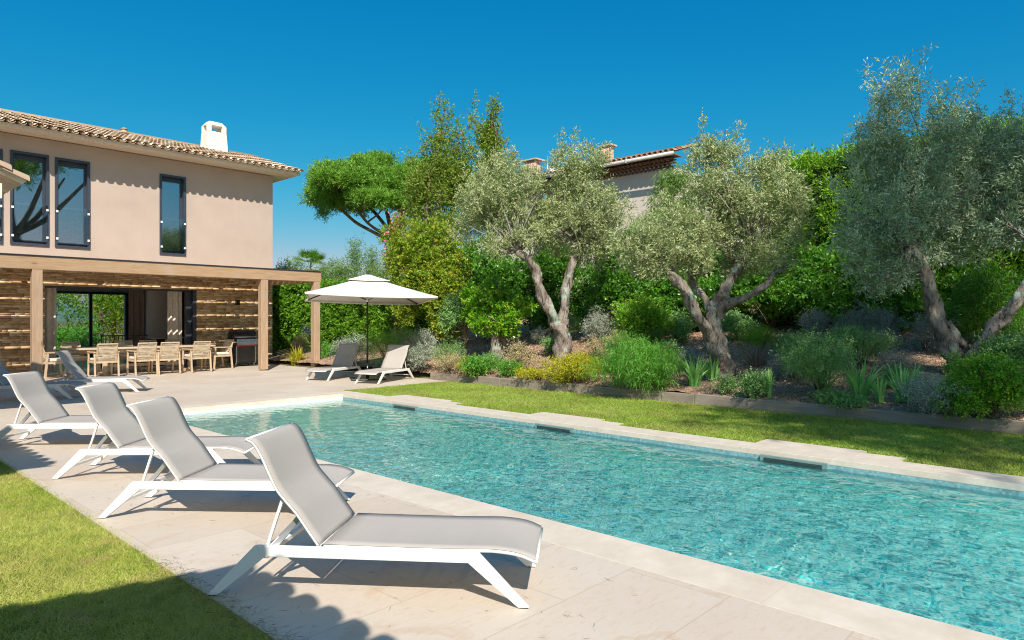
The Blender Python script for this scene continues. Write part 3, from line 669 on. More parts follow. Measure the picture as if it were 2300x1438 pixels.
while y < 21.9:
    zz = 2.905 + .0 * (y - 19); m.box(-4, 11.2, y, min(y + .308, 21.98), zz, zz + .022)
    rg = random.Random(k)
    for q in range(3):                                     # battens added across the gap to break up the light lines
        xx = rg.uniform(-3.8, 10.6); m.box(xx, xx + rg.uniform(.12, .35), y + .3085, y + .3765, zz, zz + .022)
    y += .377; k += 1
shift(m, po).build("roof_boards", M_wood, perg)

# ================================================================== LOW WING (roof corner at the left) and porch roof behind the camera
wing = empty("low_wing", (0, 11.3, 0), label="low tiled roof corner of the side wing at the left edge", cat="house wing")
cr_ = pt(52, 404, 9.3); wo = Vector((0, 11.3, 0))
ex, ey, ez = cr_.x, cr_.y, cr_.z
wing.location = (ex, ey, 0)
m = MB(); m.box(-5.2, -.22, .08, 5.0, ez - .27, ez - .07); m.build("fascia", M_soffit, wing)
m = MB(); m.box(-5.2, -1.6, .6, 4.8, 0, ez - .301); m.build("wall", M_plaster, wing)
m = MB()
for k in range(12):
    x_, z_ = -.20 * k + .05, ez - .035 + .115 * k; rr_ = .088; n_ = 9; v = []
    for (xx_, zz_, r_) in ((x_, z_, rr_ * 1.12), (x_ - .30, z_ + .13, rr_ * .85)):
        for t in (1, .82):
            for q in range(n_ + 1): a_ = math.pi * q / n_; v.append((xx_, -.03 - math.cos(a_) * r_ * t * 1.15, zz_ + math.sin(a_) * r_ * t))
    N_ = n_ + 1; f = []
    for q in range(n_): f += [(q, q + 1, q + 1 + 2 * N_, q + 2 * N_), (q + N_, q + 3 * N_, q + 1 + 3 * N_, q + 1 + N_), (q, q + N_, q + 1 + N_, q + 1)]
    m.add(v, f)
m.build("verge_tiles", M_tile, wing)
tile_roof("roof", (-.02, .12, ez - .02), (0, 1, 0), (-math.cos(R(29)), 0, math.sin(R(29))), 21, 14, M_tile, wing, seed=5)
def roof_wing(name, tipshadow, h, ylen, xlen, label, south, wallx):
    c = Vector((tipshadow[0], tipshadow[1], 0)) - SUNH * (h / TE); c.z = 0
    w = empty(name, c, label=label, cat="roof")
    ya = -ylen if south else 0
    m = MB(); m.box(-xlen, -.2, ya + (0 if south else .05), ya + ylen - (.05 if south else 0), h - .22, h - .03); m.build("fascia", M_soffit, w)
    tile_roof("roof", (-.02, ya + .05, h - .02), (0, 1, 0), (-math.cos(R(15)), 0, math.sin(R(15))), int(ylen / .235) , int(xlen / .35), M_tile, w, seed=9)
    return w, ya
w, ya = roof_wing("porch_roof", (1.86, 4.24), 2.75, 2.8, 2.4, "low tiled porch roof above the camera throwing a scalloped shadow", True, -2)
for q in (-2.7, -.35): m = MB(); m.box(-2.3, -2.1, q, q + .2, 0, 2.52); m.build("post", M_woodz, w)
w, ya = roof_wing("side_roof", (1.86, 8.2), 3.3, 5.2, 4.0, "tiled roof of the side building left of the lawn, its scalloped shadow on the paving", False, -1)
m = MB(); m.box(-4.0, -.8, .5, 5.2, 0, 3.07); m.build("wall", M_plaster, w)

# ================================================================== SUN LOUNGERS
def make_lounger():
    root = empty("sun_lounger", (0, 0, 0)); W_ = .62
    back = [(.60, .285), (.54, .365), (.479, .45), (.42, .515), (.368, .577), (.321, .669), (.284, .749), (.247, .811), (.222, .835), (.198, .842)]
    seat = [(.63, .285), (1.0, .283), (1.3, .284), (1.50, .288), (1.57, .286), (1.651, .277), (1.711, .262), (1.767, .238)]
    def side(mb, y, th):
        for (a, b, c, d) in (((-.012, 0), (.045, 0), (.322, .222), (.268, .281)),): pass
    # side frames: rail with two raking legs as one bent flat bar per side
    for y in (0, W_):
        m = MB(); yy0, yy1 = (y - .0, y + .028) if y == 0 else (y - .028, y)
        m.prism([(.285, .222), (1.415, .225), (1.455, .282), (.262, .280)], yy0, yy1); m.build("side_rail", M_white, root, .004)
        m = MB(); m.prism([(-.015, .004), (.043, .004), (.312, .222), (.285, .2222), (.262, .280)][0:3] + [(.2845, .2225), (.2615, .280), (.248, .276)], yy0, yy1); m.build("leg", M_white, root, .004)
        m = MB(); m.prism([(1.677, .004), (1.735, .004), (1.468, .281), (1.4555, .282), (1.4155, .225), (1.418, .223)], yy0, yy1); m.build("leg", M_white, root, .004)
        for fxp in (.012, 1.706):
            m = MB(); m.box(fxp - .022, fxp + .022, yy0 + .003, yy1 - .003, 0, .0038); m.build("foot_cap", M_black, root)
    m = MB()
    for x in (.33, .62, .90, 1.16, 1.40): m.bar((x, .0285, .245), (x, W_ - .0285, .245), .03, .022)
    m.bar((.12, .029, .105), (.12, W_ - .029, .105), .02, .02); m.build("crossbars", M_white, root)
    # back frame tubes + sling
    m = MB()
    for y in (.03, W_ - .03): m.tube([(x, y, z) for x, z in crsp(back, 3)], .0105, 8)
    m.tube([(.198, .03, .842), (.198, W_ - .03, .842)], .0125, 8); m.build("back_frame", M_white, root)
    m = MB()
    for y in (.03, W_ - .03): m.tube([(x, y, z - .002) for x, z in crsp(seat, 3)], .0115, 8)
    m.tube([(1.767, .03, .236), (1.767, W_ - .03, .236)], .0115, 8); m.tube([(.60, .03, .283), (.60, W_ - .03, .283)], .010, 8); m.build("seat_frame", M_white, root)
    def sling(prof, off, sag):
        q = crsp(prof, 4); m = MB(); ny_ = 8; v = []; k = len(q)
        for t in (0, 1):
            for i, (x, z) in enumerate(q):
                for j in range(ny_ + 1):
                    y = .019 + (W_ - .038) * j / ny_; sg = sag * math.sin(math.pi * j / ny_) * math.sin(math.pi * i / (k - 1)) ** .5
                    v.append((x + off[0] * (1 - t * .35) - sg * off[2], y, z + off[1] * (1 - t * .35) - sg * off[3]))
        f = []; B = k * (ny_ + 1)
        for i in range(k - 1):
            for j in range(ny_):
                a = i * (ny_ + 1) + j; f += [(a, a + ny_ + 1, a + ny_ + 2, a + 1), (B + a, B + a + 1, B + a + ny_ + 2, B + a + ny_ + 1)]
            a = i * (ny_ + 1); f += [(a, B + a, B + a + ny_ + 1, a + ny_ + 1)]; a += ny_; f += [(a, a + ny_ + 1, B + a + ny_ + 1, B + a)]
        f += [(j, j + 1, B + j + 1, B + j) for j in range(ny_)]; a = (k - 1) * (ny_ + 1); f += [(a + j, B + a + j, B + a + j + 1, a + j + 1) for j in range(ny_)]
        m.add(v, f, True); return m
    sling(back, (.011, .008, .8, .6), .012).build("backrest_sling", M_sling, root); sling(seat, (0, .013, 0, 1), .016).build("seat_sling", M_sling, root)
    m = MB()
    for y in (.06, W_ - .06): m.bar((.385, y, .515), (.30, y, .262), .016, .016)
    m.bar((.385, .06, .515), (.385, W_ - .06, .515), .016, .016); m.build("back_stay", M_white, root)
    for yq in (.12, W_ - .12): m = MB(); m.bar((.31, yq, .235), (.45, yq, .40), .02, .03); m.build("ratchet", M_steel, root)
    return root
lg = "white framed grey sling sun loungers on the terrace"
spots = [((1.58, 3.72), -52.45, "grey sling sun lounger nearest the camera, its rear leg in the scalloped shadow"),
         ((1.63, 5.77), -50, "grey sling sun lounger second from the camera, between two others by the pool"),
         ((1.73, 7.5), -46, "grey sling sun lounger third from the camera, half hidden by two nearer backrests"),
         ((1.60, 9.86), -45, "grey sling sun lounger at the far end of the row of four by the lawn"),
         ((3.54, 16.03), -33, "sun lounger with backrest in blue shade, in front of the dining table"),
         ((2.25, 15.6), -33, "shaded sun lounger cut off by the left edge of the picture"),
         ((10.28, 15.77), 205, "left sun lounger of the pair under the ivory umbrella"),
         ((10.67, 14.16), 203, "right sun lounger of the pair at the umbrella, seat in sunlight")]
proto = make_lounger()
for i, ((x, y), a, lab) in enumerate(spots):
    o = proto if i == 0 else copy_tree(proto)
    o.location = (x, y, .001); o.rotation_euler.z = R(a); tag(o, lab, "sun lounger", lg)

# ================================================================== UMBRELLA
ub = empty("patio_umbrella", (9.98, 14.27, 0), R(-30), "large square ivory patio umbrella with dark pole over two loungers", "umbrella")
m = MB(); m.tube([(0, 0, .05), (0, 0, 2.62)], .024, 14); m.build("pole", M_black, ub)
m = MB(); m.box(-.42, .42, -.42, .42, .001, .035); m.build("base_plate", M_black, ub, .006)
m = MB(); m.cyl((0, 0), .042, .036, .4, 16); m.build("base_socket", M_black, ub)
m = MB(); m.cyl((0, 0), .03, 2.62, 2.66, 12); m.cyl((0, 0), .022, 2.66, 2.73, 12, .034); m.build("finial", M_frame, ub)
def canopy(hw, zt, ze, tiltx=0, tilty=-.03, sagk=.12, cut=.02, nn=14, drop=.045, x0=0):
    m = MB(); v = []; f = []
    cs = [(-hw, -hw), (hw, -hw), (hw, hw), (-hw, hw)]
    for s_ in range(4):
        a, b_ = cs[s_], cs[(s_ + 1) % 4]; base = len(m.v)
        vv = []; rows = 10
        for i in range(rows + 1):
            t = cut + (1 - cut) * i / rows
            for j in range(nn + 1):
                u = j / nn; ex_ = a[0] + (b_[0] - a[0]) * u; ey_ = a[1] + (b_[1] - a[1]) * u
                edge = 4 * u * (1 - u); inn = 1 - .05 * edge * t
                z = zt + (ze - zt) * (t ** .88) - sagk * edge * t * .25
                if u: pass
                vv.append((ex_ * t * inn, ey_ * t * inn, z + (tiltx * ex_ * t) + tilty * ey_ * t))
        ff = [(i * (nn + 1) + j, (i + 1) * (nn + 1) + j, (i + 1) * (nn + 1) + j + 1, i * (nn + 1) + j + 1) for i in range(rows) for j in range(nn)]
        m.add(vv, ff, True)
        if drop:
            vv2 = [vv[rows * (nn + 1) + j] for j in range(nn + 1)]; vv2 += [(p[0] * .995, p[1] * .995, p[2] - drop) for p in vv2]
            m.add(vv2, [(j, j + nn + 1, j + nn + 2, j + 1) for j in range(nn)], True)
    return m
cp = canopy(1.5, 2.60, 2.02, -.022).build("canopy", M_canvas, ub)
md = cp.modifiers.new("solid", 'SOLIDIFY'); md.thickness = .004
ct = canopy(.50, 2.635, 2.44, -.02, cut=.1, drop=.012, sagk=.06).build("vent_cap", M_canvas, ub); md = ct.modifiers.new("solid", 'SOLIDIFY'); md.thickness = .004
for sx_, sy_ in ((-1, -1), (1, -1), (1, 1), (-1, 1)):
    m = MB(); m.bar((0.02 * sx_, .02 * sy_, 2.56), (1.49 * sx_, 1.49 * sy_, 1.985 - .022 * 1.5 * sx_ - .03 * 1.5 * sy_), .014, .024); r1 = m.build("rib", M_frame, ub)
    m = MB(); m.bar((.03 * sx_, .03 * sy_, 1.98), (.62 * sx_, .62 * sy_, 2.29 - .018 * sy_), .012, .018); m.build("strut", M_frame, r1)
m = MB(); m.cyl((0, 0), .045, 1.93, 2.03, 14); m.build("runner", M_steel, ub)

# ================================================================== DINING TABLE + CHAIRS
tb = empty("dining_table", (6.95, 20.55, 0), label="long pale teak outdoor dining table under the pergola", cat="table")
m = MB(); m.box(-1.75, 1.75, -.5, .5, .70, .745); m.build("tabletop", plain("pale_table_top", (.58, .47, .35), .45, .4, var=.1, scale=10), tb, .006)
m = MB(); m.box(-1.55, 1.55, -.40, -.37, .60, .699); m.box(-1.55, 1.55, .37, .40, .60, .699); m.box(-1.55, -1.52, -.37, .37, .60, .699); m.box(1.52, 1.55, -.37, .37, .60, .699); m.build("apron", M_teak, tb)
for x in (-1.1, 1.1):
    m = MB()
    for y in (-.3, .3): m.box(x - .05, x + .05, y - .05, y + .05, .07, .599)
    m.box(x - .06, x + .06, -.42, .42, .0, .069); m.build("leg", M_teak, tb, .004)
m = MB(); m.box(-1.04, 1.04, -.04, .04, .2, .28); m.build("stretcher", M_teak, tb)
tk = empty("bowl", (6.9, 20.6, .746), label="small white bowl standing on the dining table", cat="bowl")
m = MB(); pr = [(.03, 0), (.06, .01), (.10, .05), (.115, .08)]
m.tube([(0, 0, z) for r_, z in pr] + [(0, 0, .03)], [r_ for r_, z in pr] + [.05], 18); m.build("dish", M_cush, tk)
def make_chair():
    root = empty("dining_chair")   # local: back at -y, facing +y
    w = .27
    for sx_ in (-1, 1):
        m = MB(); m.bar((sx_ * w, -.30, 0), (sx_ * w, -.24, .64), .035, .05, (0, 1, 0)); m.build("leg", M_teak, root, .003)
        m = MB(); m.bar((sx_ * w, .28, 0), (sx_ * w, .24, .64), .035, .05, (0, 1, 0)); m.build("leg", M_teak, root, .003)
        m = MB(); m.bar((sx_ * w, -.29, .655), (sx_ * w, .29, .655), .05, .028); m.build("armrest", M_teak, root, .003)
        m = MB(); m.bar((sx_ * (w - .04), -.20, .40), (sx_ * (w - .05), -.36, .86), .032, .034, (0, 1, 0)); m.build("back_stile", M_teak, root, .003)
        m = MB(); m.bar((sx_ * w, -.25, .40), (sx_ * w, .25, .40), .03, .05); m.build("seat_rail", M_teak, root)
    m = MB(); m.bar((-w, -.245, .40), (w, -.245, .40), .03, .05); m.bar((-w, .245, .40), (w, .245, .40), .03, .05); m.build("seat_rail", M_teak, root)
    m = MB(); m.bar((-.235, -.362, .865), (.235, -.362, .865), .04, .03); m.bar((-w, -.27, .585), (w, -.27, .585), .02, .03); m.build("back_rail", M_teak, root, .003)
    m = MB(); n = 17
    for k in range(n):
        x = -.205 + .41 * k / (n - 1); m.tube([(x, -.215, .43), (x, -.30, .62), (x, -.352, .85)], .0052, 4, caps=False)
    for k in range(11):
        t = k / 10; z = .50 + .34 * t; y = -.245 - .105 * t; m.tube([(-.22, y, z), (0, y - .02, z), (.22, y, z)], .0052, 4, caps=False)
    for k in range(6):
        z = .60 + .04 * k; y = -.28 - .012 * k; m.box(-.22, .22, y - .004, y, z, z + .017)
    m.build("woven_back", M_rope, root)
    m = MB(); m.box(-.24, .24, -.21, .25, .43, .50); m.build("cushion", M_cush, root, .02)
    return root
cg = "woven teak dining chairs around the table"
cp0 = make_chair()
cs = [((5.67, 19.75), 0, "leftmost of the four chairs with their backs to the pool, standing alone"),
      ((6.60, 19.75), 2, "left chair of the close pair at the middle of the table's near side"),
      ((7.20, 19.75), -2, "right chair of the close pair at the middle of the table's near side"),
      ((8.05, 19.8), 3, "rightmost of the four chairs with their backs to the pool"),
      ((4.72, 20.35), -82, "chair at the left head of the dining table, seen from the side"),
      ((9.02, 20.6), 95, "chair at the right head of the dining table near the barbecue"),
      ((5.42, 21.35), 180, "far side chair at the left end of the table, only its back showing"),
      ((6.75, 21.4), 178, "far side chair beside the white bowl, second from the left"),
      ((7.42, 21.35), 182, "far side chair third from the left, behind the close pair"),
      ((8.15, 21.4), 180, "far side chair at the right end of the table, in front of the curtain")]
for i, ((x, y), a, lab) in enumerate(cs):
    o = cp0 if i == 0 else copy_tree(cp0); o.location = (x, y, .001); o.rotation_euler.z = R(a); tag(o, lab, "chair", cg)
# lounge bench in the room
t_ = empty("garden_bench", (7.25, 23.6, 0), label="dark woven bench back seen through the opening before the rear window", cat="bench")
m = MB(); m.box(-.65, .65, -.35, .35, .30, .42); m.build("seat", M_curtd, t_, .02)
m = MB()
for k in range(12): m.bar((-.64 + k * .116, -.33, .42), (-.64 + k * .116, -.42, .98), .02, .02)
m.bar((-.66, -.42, .99), (.66, -.42, .99), .035, .035); m.build("backrest", M_dark, t_)
for a, b in ((-.6, -.3), (.6, -.3), (-.6, .3), (.6, .3)):
    m = MB(); m.box(a - .025, a + .025, b - .025, b + .025, 0, .30); m.build("leg", M_dark, t_)

# ================================================================== BARBECUE
bq = empty("gas_barbecue", (10.12, 21.35, 0), label="black gas barbecue with four knobs and red stripe against the stone wall", cat="barbecue")
m = MB(); m.box(-.34, .36, -.22, .24, .10, .74); m.build("cabinet", M_black, bq, .01)
m = MB(); m.box(-.27, .30, -.232, -.2202, .14, .70); m.build("door", plain("dark_door_panel", (.05, .05, .052), .2, .6), bq)
m = MB(); m.prism([(-.36, .86), (.36, .86), (.36, .90), (.32, .90), (-.32, .90), (-.36, .90)], -.20, .26); m.box(-.42, .40, -.24, .26, .79, .86); m.build("firebox", M_black, bq)
m = MB(); v = []
hp = [(-.20, .90), (-.21, 1.0), (-.16, 1.10), (-.04, 1.16), (.12, 1.15), (.24, 1.06), (.26, .90)]
m.add([(-.36, y, z) for y, z in hp] + [(.37, y, z) for y, z in hp], [tuple(range(7)), tuple(reversed(range(7, 14)))] + [(i, i + 7, (i + 1) % 7 + 7, (i + 1) % 7) for i in range(7)])
lid = m.build("lid", M_black, bq, .015)
m = MB(); m.tube([(-.36, -.26, .93), (.42, -.26, .93)], .014, 8); m.bar((-.30, -.2, .95), (-.30, -.26, .93), .02, .02); m.bar((.34, -.2, .95), (.34, -.26, .93), .02, .02); m.build("handle", M_steel, lid)
m = MB(); m.add([(-.28, -.27, .68), (.38, -.27, .68), (.42, -.25, .86), (-.30, -.25, .86), (-.28, -.2, .68), (.38, -.2, .68), (.42, -.2, .86), (-.30, -.2, .86)], [(0, 1, 2, 3), (4, 7, 6, 5), (0, 4, 5, 1), (1, 5, 6, 2), (2, 6, 7, 3), (3, 7, 4, 0)])
pn = m.build("control_panel", plain("steel_blue_panel", (.38, .43, .52), .35, .5, .1), bq)
for k in range(4):
    m = MB(); x = -.17 + .16 * k; m.tube([(x, -.262, .77), (x, -.30, .775)], .028, 12); m.build("knob", M_steel, pn)
m = MB(); m.box(-.30, .36, -.265, -.201, .635, .679); m.build("red_stripe", M_red, bq)
for q in (-.31, .31): m = MB(); m.box(q, q + .03, -.245, -.2201, .1, .634); m.build("upright", M_steel, bq)
m = MB(); m.box(-.80, -.421, -.16, .16, .80, .83); m.build("side_shelf", M_teak, bq, .004)
for x in (-.29, .31):
    for y in (-.16, .18):
        m = MB(); m.box(x - .02, x + .02, y - .02, y + .02, .05, .0995); m.tube([(x - .02, y, .035), (x + .02, y, .035)], .034, 12); m.build("caster", M_steel, bq)

# ================================================================== TIMBER EDGING
eg = empty("timber_edging", (11.04, 6, 0), label="low grey weathered timber sleepers edging the planted bed", cat="edging")
yy = 13.1
while yy > -3:
    L = 2.4; m = MB(); j = random.uniform(-.012, .012); m.box(-.0 + j, .10 + j, yy - L - 6 + .006, yy - 6, -.05, .17 + random.uniform(-.008, .008)); m.build("sleeper", M_oak, eg, .008); yy -= L

# ================================================================== NEIGHBOUR HOUSE
nb = empty("neighbour_house", (24, 15, 2), label="pale neighbouring house with red tiled roof on the slope behind the olives", cat="house")
no = Vector((24, 15, 2))
m = MB(); m.box(24.0, 32, 13.7, 20.3, 1.5, 7.5); m.box(24.6, 32, 20.31, 24.5, 1.5, 6.9); shift(m, no).build("wall", M_nplaster, nb)
tile_roof("roof", (-.62, 20.75 - 15, 7.95 - 2), (0, -1, 0), (math.cos(R(17)), 0, math.sin(R(17))), 31, 6, M_ntile, nb, sp=.24, seed=31)
tile_roof("lower_roof", (-.1, 24.9 - 15, 7.20 - 2), (0, -1, 0), (math.cos(R(17)), 0, math.sin(R(17))), 17, 10, M_ntile, nb, sp=.24, seed=32)
m = MB(); m.tube([(-.74, -1.7, 5.86), (-.74, 5.8, 5.86)], .075, 10)
for k in range(5): m.box(-.84, -.64, 5.6 - k * 1.3, 5.63 - k * 1.3, 5.78, 5.95)
m.build("gutter", plain("zinc_gutter", (.55, .53, .5), .4, .5), nb)
m = MB(); m.tube([(-.22, 5.95, 5.12), (-.22, 9.9, 5.12)], .06, 10); m.build("gutter", plain("zinc_gutter_low", (.55, .53, .5), .4, .5), nb)
for r_ in range(3):                                         # genoise rows of tile ends under the eaves
    m = MB(); m.box(24 - .1 - .15 * r_, 24.05, 13.6, 20.6, 7.53 + .11 * r_, 7.56 + .11 * r_); y = 20.6
    while y > 13.7:
        x = 24 - .12 - .15 * r_; z = 7.52 + .11 * r_; yc = y + (.1 if r_ % 2 else 0)
        m.tube([(x, yc, z), (24.05, yc, z)], .062, 6, smooth=False); y -= .2
    shift(m, no).build("eaves_tile_course", M_ntile, nb)
m = MB(); m.box(23.45, 24.1, 13.4, 20.7, 7.86, 7.9); shift(m, no).build("soffit", M_ntile, nb)
def chim(px_, py_, wpx, Z, h, label):
    c = pt(px_, py_, Z); w = wpx / F * Z
    m = MB(); m.box(c.x - w * .33, c.x + w * .33, c.y - w * .42, c.y + w * .42, c.z - h - 1.4, c.z - h * .85); m.build("chimney", M_nplaster, None)
    return c, w
for (px_, ptop, wd, Z, h) in ((1365, 327, 34, 29.6, .9), (1197, 360, 44, 32.0, .7)):
    c = pt(px_, ptop, Z); w = wd / F * Z
    m = MB(); m.box(c.x - w * .3, c.x + w * .3, c.y - w * .42, c.y + w * .42, c.z - h - 1.3, c.z - h); k_ = shift(m, no).build("chimney", M_nplaster, nb)
    m = MB(); n_ = 7
    for i in range(n_):
        yy_ = c.y - w * .36 + w * .72 * i / (n_ - 1); m.tube([(c.x - w * .25, yy_, c.z - h), (c.x - w * .2, yy_ * .9 + c.y * .1, c.z - .04)], w * .065, 6)
    m.box(c.x - w * .12, c.x + w * .22, c.y - w * .32, c.y + w * .32, c.z - h, c.z - .05)
    shift(m, no).build("chimney_pots", plain("clay_chimney_tiles", (.62, .42, .30), .8), k_)
    m = MB(); m.box(c.x - w * .36, c.x + w * .36, c.y - w * .5, c.y + w * .5, c.z - .06, c.z); shift(m, no).build("chimney_cap", plain("clay_cap", (.6, .46, .36), .8), k_)
c = pt(1230, 372, 31.0); ae = empty("roof_aerial", c, label="thin television aerial and dish on the neighbour's lower roof", cat="aerial")
m = MB(); m.tube([(0, 0, -1.2), (0, 0, .45)], .018, 6); m.tube([(-.1, .35, .1), (.1, -.5, .22)], .012, 5)
for k in range(6): m.tube([(-.12 + .04 * k + .1, .33 - .16 * k, 0.02 + .02 * k), (-.12 + .04 * k - .1, .33 - .16 * k, .2 + .02 * k)], .008, 4)
m.build("mast", M_steel, ae)
m = MB(); m.tube([(-.14, -.3, -.35), (-.05, -.3, -.33)], [.02, .28], 16); m.build("dish", M_white, ae)

# ================================================================== TREES
def olive(label, Z, base, fork_parts, blobs, mat, n, sh=None, per=15, ll=.085, lw=.02, twn=90):
    b0, _ = GS(*base); root = empty("olive_tree", b0, label=label, cat="olive tree", group="old olive trees in the bed"); ends = []
    for i, lp in enumerate(fork_parts):
        pts = [(pt(x, y, Z + dz), r_ * .84) for x, y, dz, r_ in lp]
        limb("trunk" if i == 0 else "limb", pts, M_bark_ol, root, b0, noise=.34, n=20 if i == 0 else 14, sub=9); ends += [p for p, r_ in pts[-2:]]
    bl = []
    for x, y, dz, rx, rz in blobs:
        c = pt(x, y, Z + dz); k = Z / F; bl.append(((c.x, c.y, c.z), rx * k, rx * k, rz * k))
    ex_ = shoots(bl, sh[0], sh[1], .06) if sh else None
    if ex_ is not None: ex_ = tuple(ex_)
    bc = clumpy(bl, 8, .38, .62)
    foliage("foliage", bc, n, per, .2, ll, lw, mat, root, inner=.5, spread=.75, up=.25, extra=ex_, origin=b0)
    tg, _, _ = blob_points(bl, twn, .1); twigs("branches", ends, tg, M_bark_ol, root, b0, .028)
    return root
# olive 1
olive("olive tree with forked grey trunk, left of the three, crown of pale green leaves", 16.55, (1262, 803),
      [[(1262, 815, 0, .30), (1264, 790, 0, .24), (1262, 750, 0, .235), (1256, 722, 0, .25)],
       [(1250, 735, 0, .17), (1238, 700, -.1, .15), (1220, 670, -.15, .15), (1209, 640, -.2, .13), (1205, 615, -.2, .13), (1188, 585, -.3, .11), (1160, 565, -.4, .09)],
       [(1262, 735, .05, .17), (1266, 700, .1, .13), (1270, 660, .15, .135), (1278, 620, .2, .13), (1292, 580, .2, .12), (1310, 545, .2, .09)]],
      [(1110, 475, -.2, 82, 62), (1055, 500, .1, 48, 45), (1170, 440, .1, 70, 62), (1120, 420, 0, 62, 55), (1145, 375, 0, 33, 40), (1215, 480, .2, 60, 50), (1290, 470, 0, 80, 72), (1300, 400, .1, 72, 60),
       (1315, 360, .1, 40, 38), (1270, 365, .1, 26, 30), (1345, 500, .2, 66, 60), (1380, 470, 0, 40, 48), (1190, 530, -.3, 60, 35), (1120, 555, -.5, 40, 30), (1320, 560, .3, 65, 40), (1240, 540, .5, 55, 35), (1060, 440, .2, 38, 34)],
      L_olive, 4000, (110, .42))
# olive 2
olive("middle olive tree with thick twisted trunk and four bare limbs", 13.1, (1625, 840),
      [[(1634, 862, 0, .29), (1628, 835, 0, .23), (1618, 800, 0, .22), (1606, 765, 0, .21), (1602, 720, 0, .19), (1612, 690, 0, .18), (1618, 665, 0, .20)],
       [(1612, 770, .0, .15), (1585, 735, -.1, .13), (1560, 700, -.2, .12), (1545, 665, -.25, .125), (1530, 640, -.3, .12), (1500, 610, -.4, .08), (1492, 590, -.4, .05)],
       [(1596, 700, .2, .10), (1582, 670, .3, .08), (1560, 645, .4, .08), (1548, 615, .5, .07)],
       [(1615, 680, 0, .13), (1635, 640, .1, .115), (1655, 605, .1, .11), (1672, 575, .2, .09), (1690, 550, .2, .06)],
       [(1630, 685, -.1, .10), (1665, 672, -.3, .075), (1700, 655, -.4, .07), (1728, 632, -.5, .06), (1738, 612, -.5, .05)]],
      [(1465, 562, -.4, 80, 50), (1425, 540, -.2, 52, 46), (1520, 515, -.1, 62, 45), (1450, 600, -.3, 50, 26), (1550, 580, -.2, 55, 38), (1615, 430, 0, 66, 62), (1600, 370, .1, 55, 50), (1590, 330, .1, 26, 34), (1640, 340, .1, 26, 32), (1680, 480, .1, 88, 75),
       (1690, 400, .2, 52, 42), (1730, 375, .2, 36, 36), (1760, 450, .1, 55, 55), (1780, 520, 0, 42, 52), (1730, 580, -.2, 58, 42), (1640, 540, .3, 70, 45), (1660, 600, .5, 50, 30), (1560, 530, 0, 60, 55)],
      L_olive, 4300, (90, .42), ll=.075, lw=.018)
# olive 3
olive("large right olive with V shaped trunk and shaded blue green crown", 11.3, (2140, 835),
      [[(2165, 875, -.1, .22), (2150, 840, 0, .17), (2140, 800, 0, .15), (2122, 760, 0, .15), (2105, 715, 0, .14), (2092, 670, 0, .135), (2082, 630, 0, .12), (2062, 585, 0, .125), (2050, 545, 0, .10), (2060, 500, .1, .07)],
       [(2160, 850, -.3, .16), (2185, 810, -.3, .13), (2210, 765, -.35, .12), (2240, 725, -.4, .12), (2275, 690, -.5, .115), (2305, 645, -.6, .10), (2350, 580, -.7, .08)],
       [(2150, 830, .1, .09), (2165, 790, .1, .10), (2150, 760, .05, .09), (2125, 725, .02, .08)]],
      [(1970, 500, -.3, 95, 85), (1920, 560, -.2, 50, 60), (2060, 430, 0, 120, 95), (2000, 360, .1, 75, 75), (1975, 300, .1, 50, 50), (2000, 230, .1, 48, 50), (2040, 210, .1, 32, 44), (2130, 340, .1, 85, 80), (2120, 270, .2, 45, 45),
       (2170, 280, .2, 38, 52), (2200, 420, .1, 110, 90), (2220, 320, .3, 42, 45), (2290, 380, 0, 90, 75), (2280, 320, .2, 55, 42), (2060, 560, .2, 90, 55), (2180, 530, .2, 110, 55), (1990, 620, 0, 70, 40), (2290, 500, .1, 90, 60), (1940, 350, 0, 30, 32)],
      L_olive2, 6400, (140, .5), per=14, ll=.07, lw=.016)

def tree_generic(name, label, cat, base, Z, trunk, blobs, leaf, n, per, tw, ll, lw, bark, group=None, inner=.4, shoots_=None, up=.2, spread=.9, twn=30, twr=.03, k3=1.0, droop=0, clump=True):
    b0 = Vector(base); root = empty(name, b0, label=label, cat=cat, group=group); ends = []
    for i, lp in enumerate(trunk):
        pts = [(pt(x, y, Z + dz), r_) for x, y, dz, r_ in lp]
        limb("trunk" if i == 0 else "limb", pts, bark, root, b0, noise=.1, n=10); ends += [p for p, r_ in pts]
    bl = []
    for x, y, dz, rx, rz in blobs:
        c = pt(x, y, Z + dz); k = Z / F; bl.append(((c.x, c.y, c.z), rx * k, rx * k * k3, rz * k))
    ex_ = tuple(shoots(bl, *shoots_)) if shoots_ else None
    foliage("foliage", clumpy(bl, 7, .42, .64) if clump else bl, n, per, tw, ll, lw, leaf, root, inner=inner, spread=spread, up=up, extra=ex_, origin=b0, droop=droop)
    if twn and ends: tg, _, _ = blob_points(bl, twn, .2); twigs("branches", ends, tg, bark, root, b0, twr)
    return root
def gb(px, py, Z):
    p = pt(px, py, Z); p.z = float(slope_h(p.x, p.y)) - .02; return p
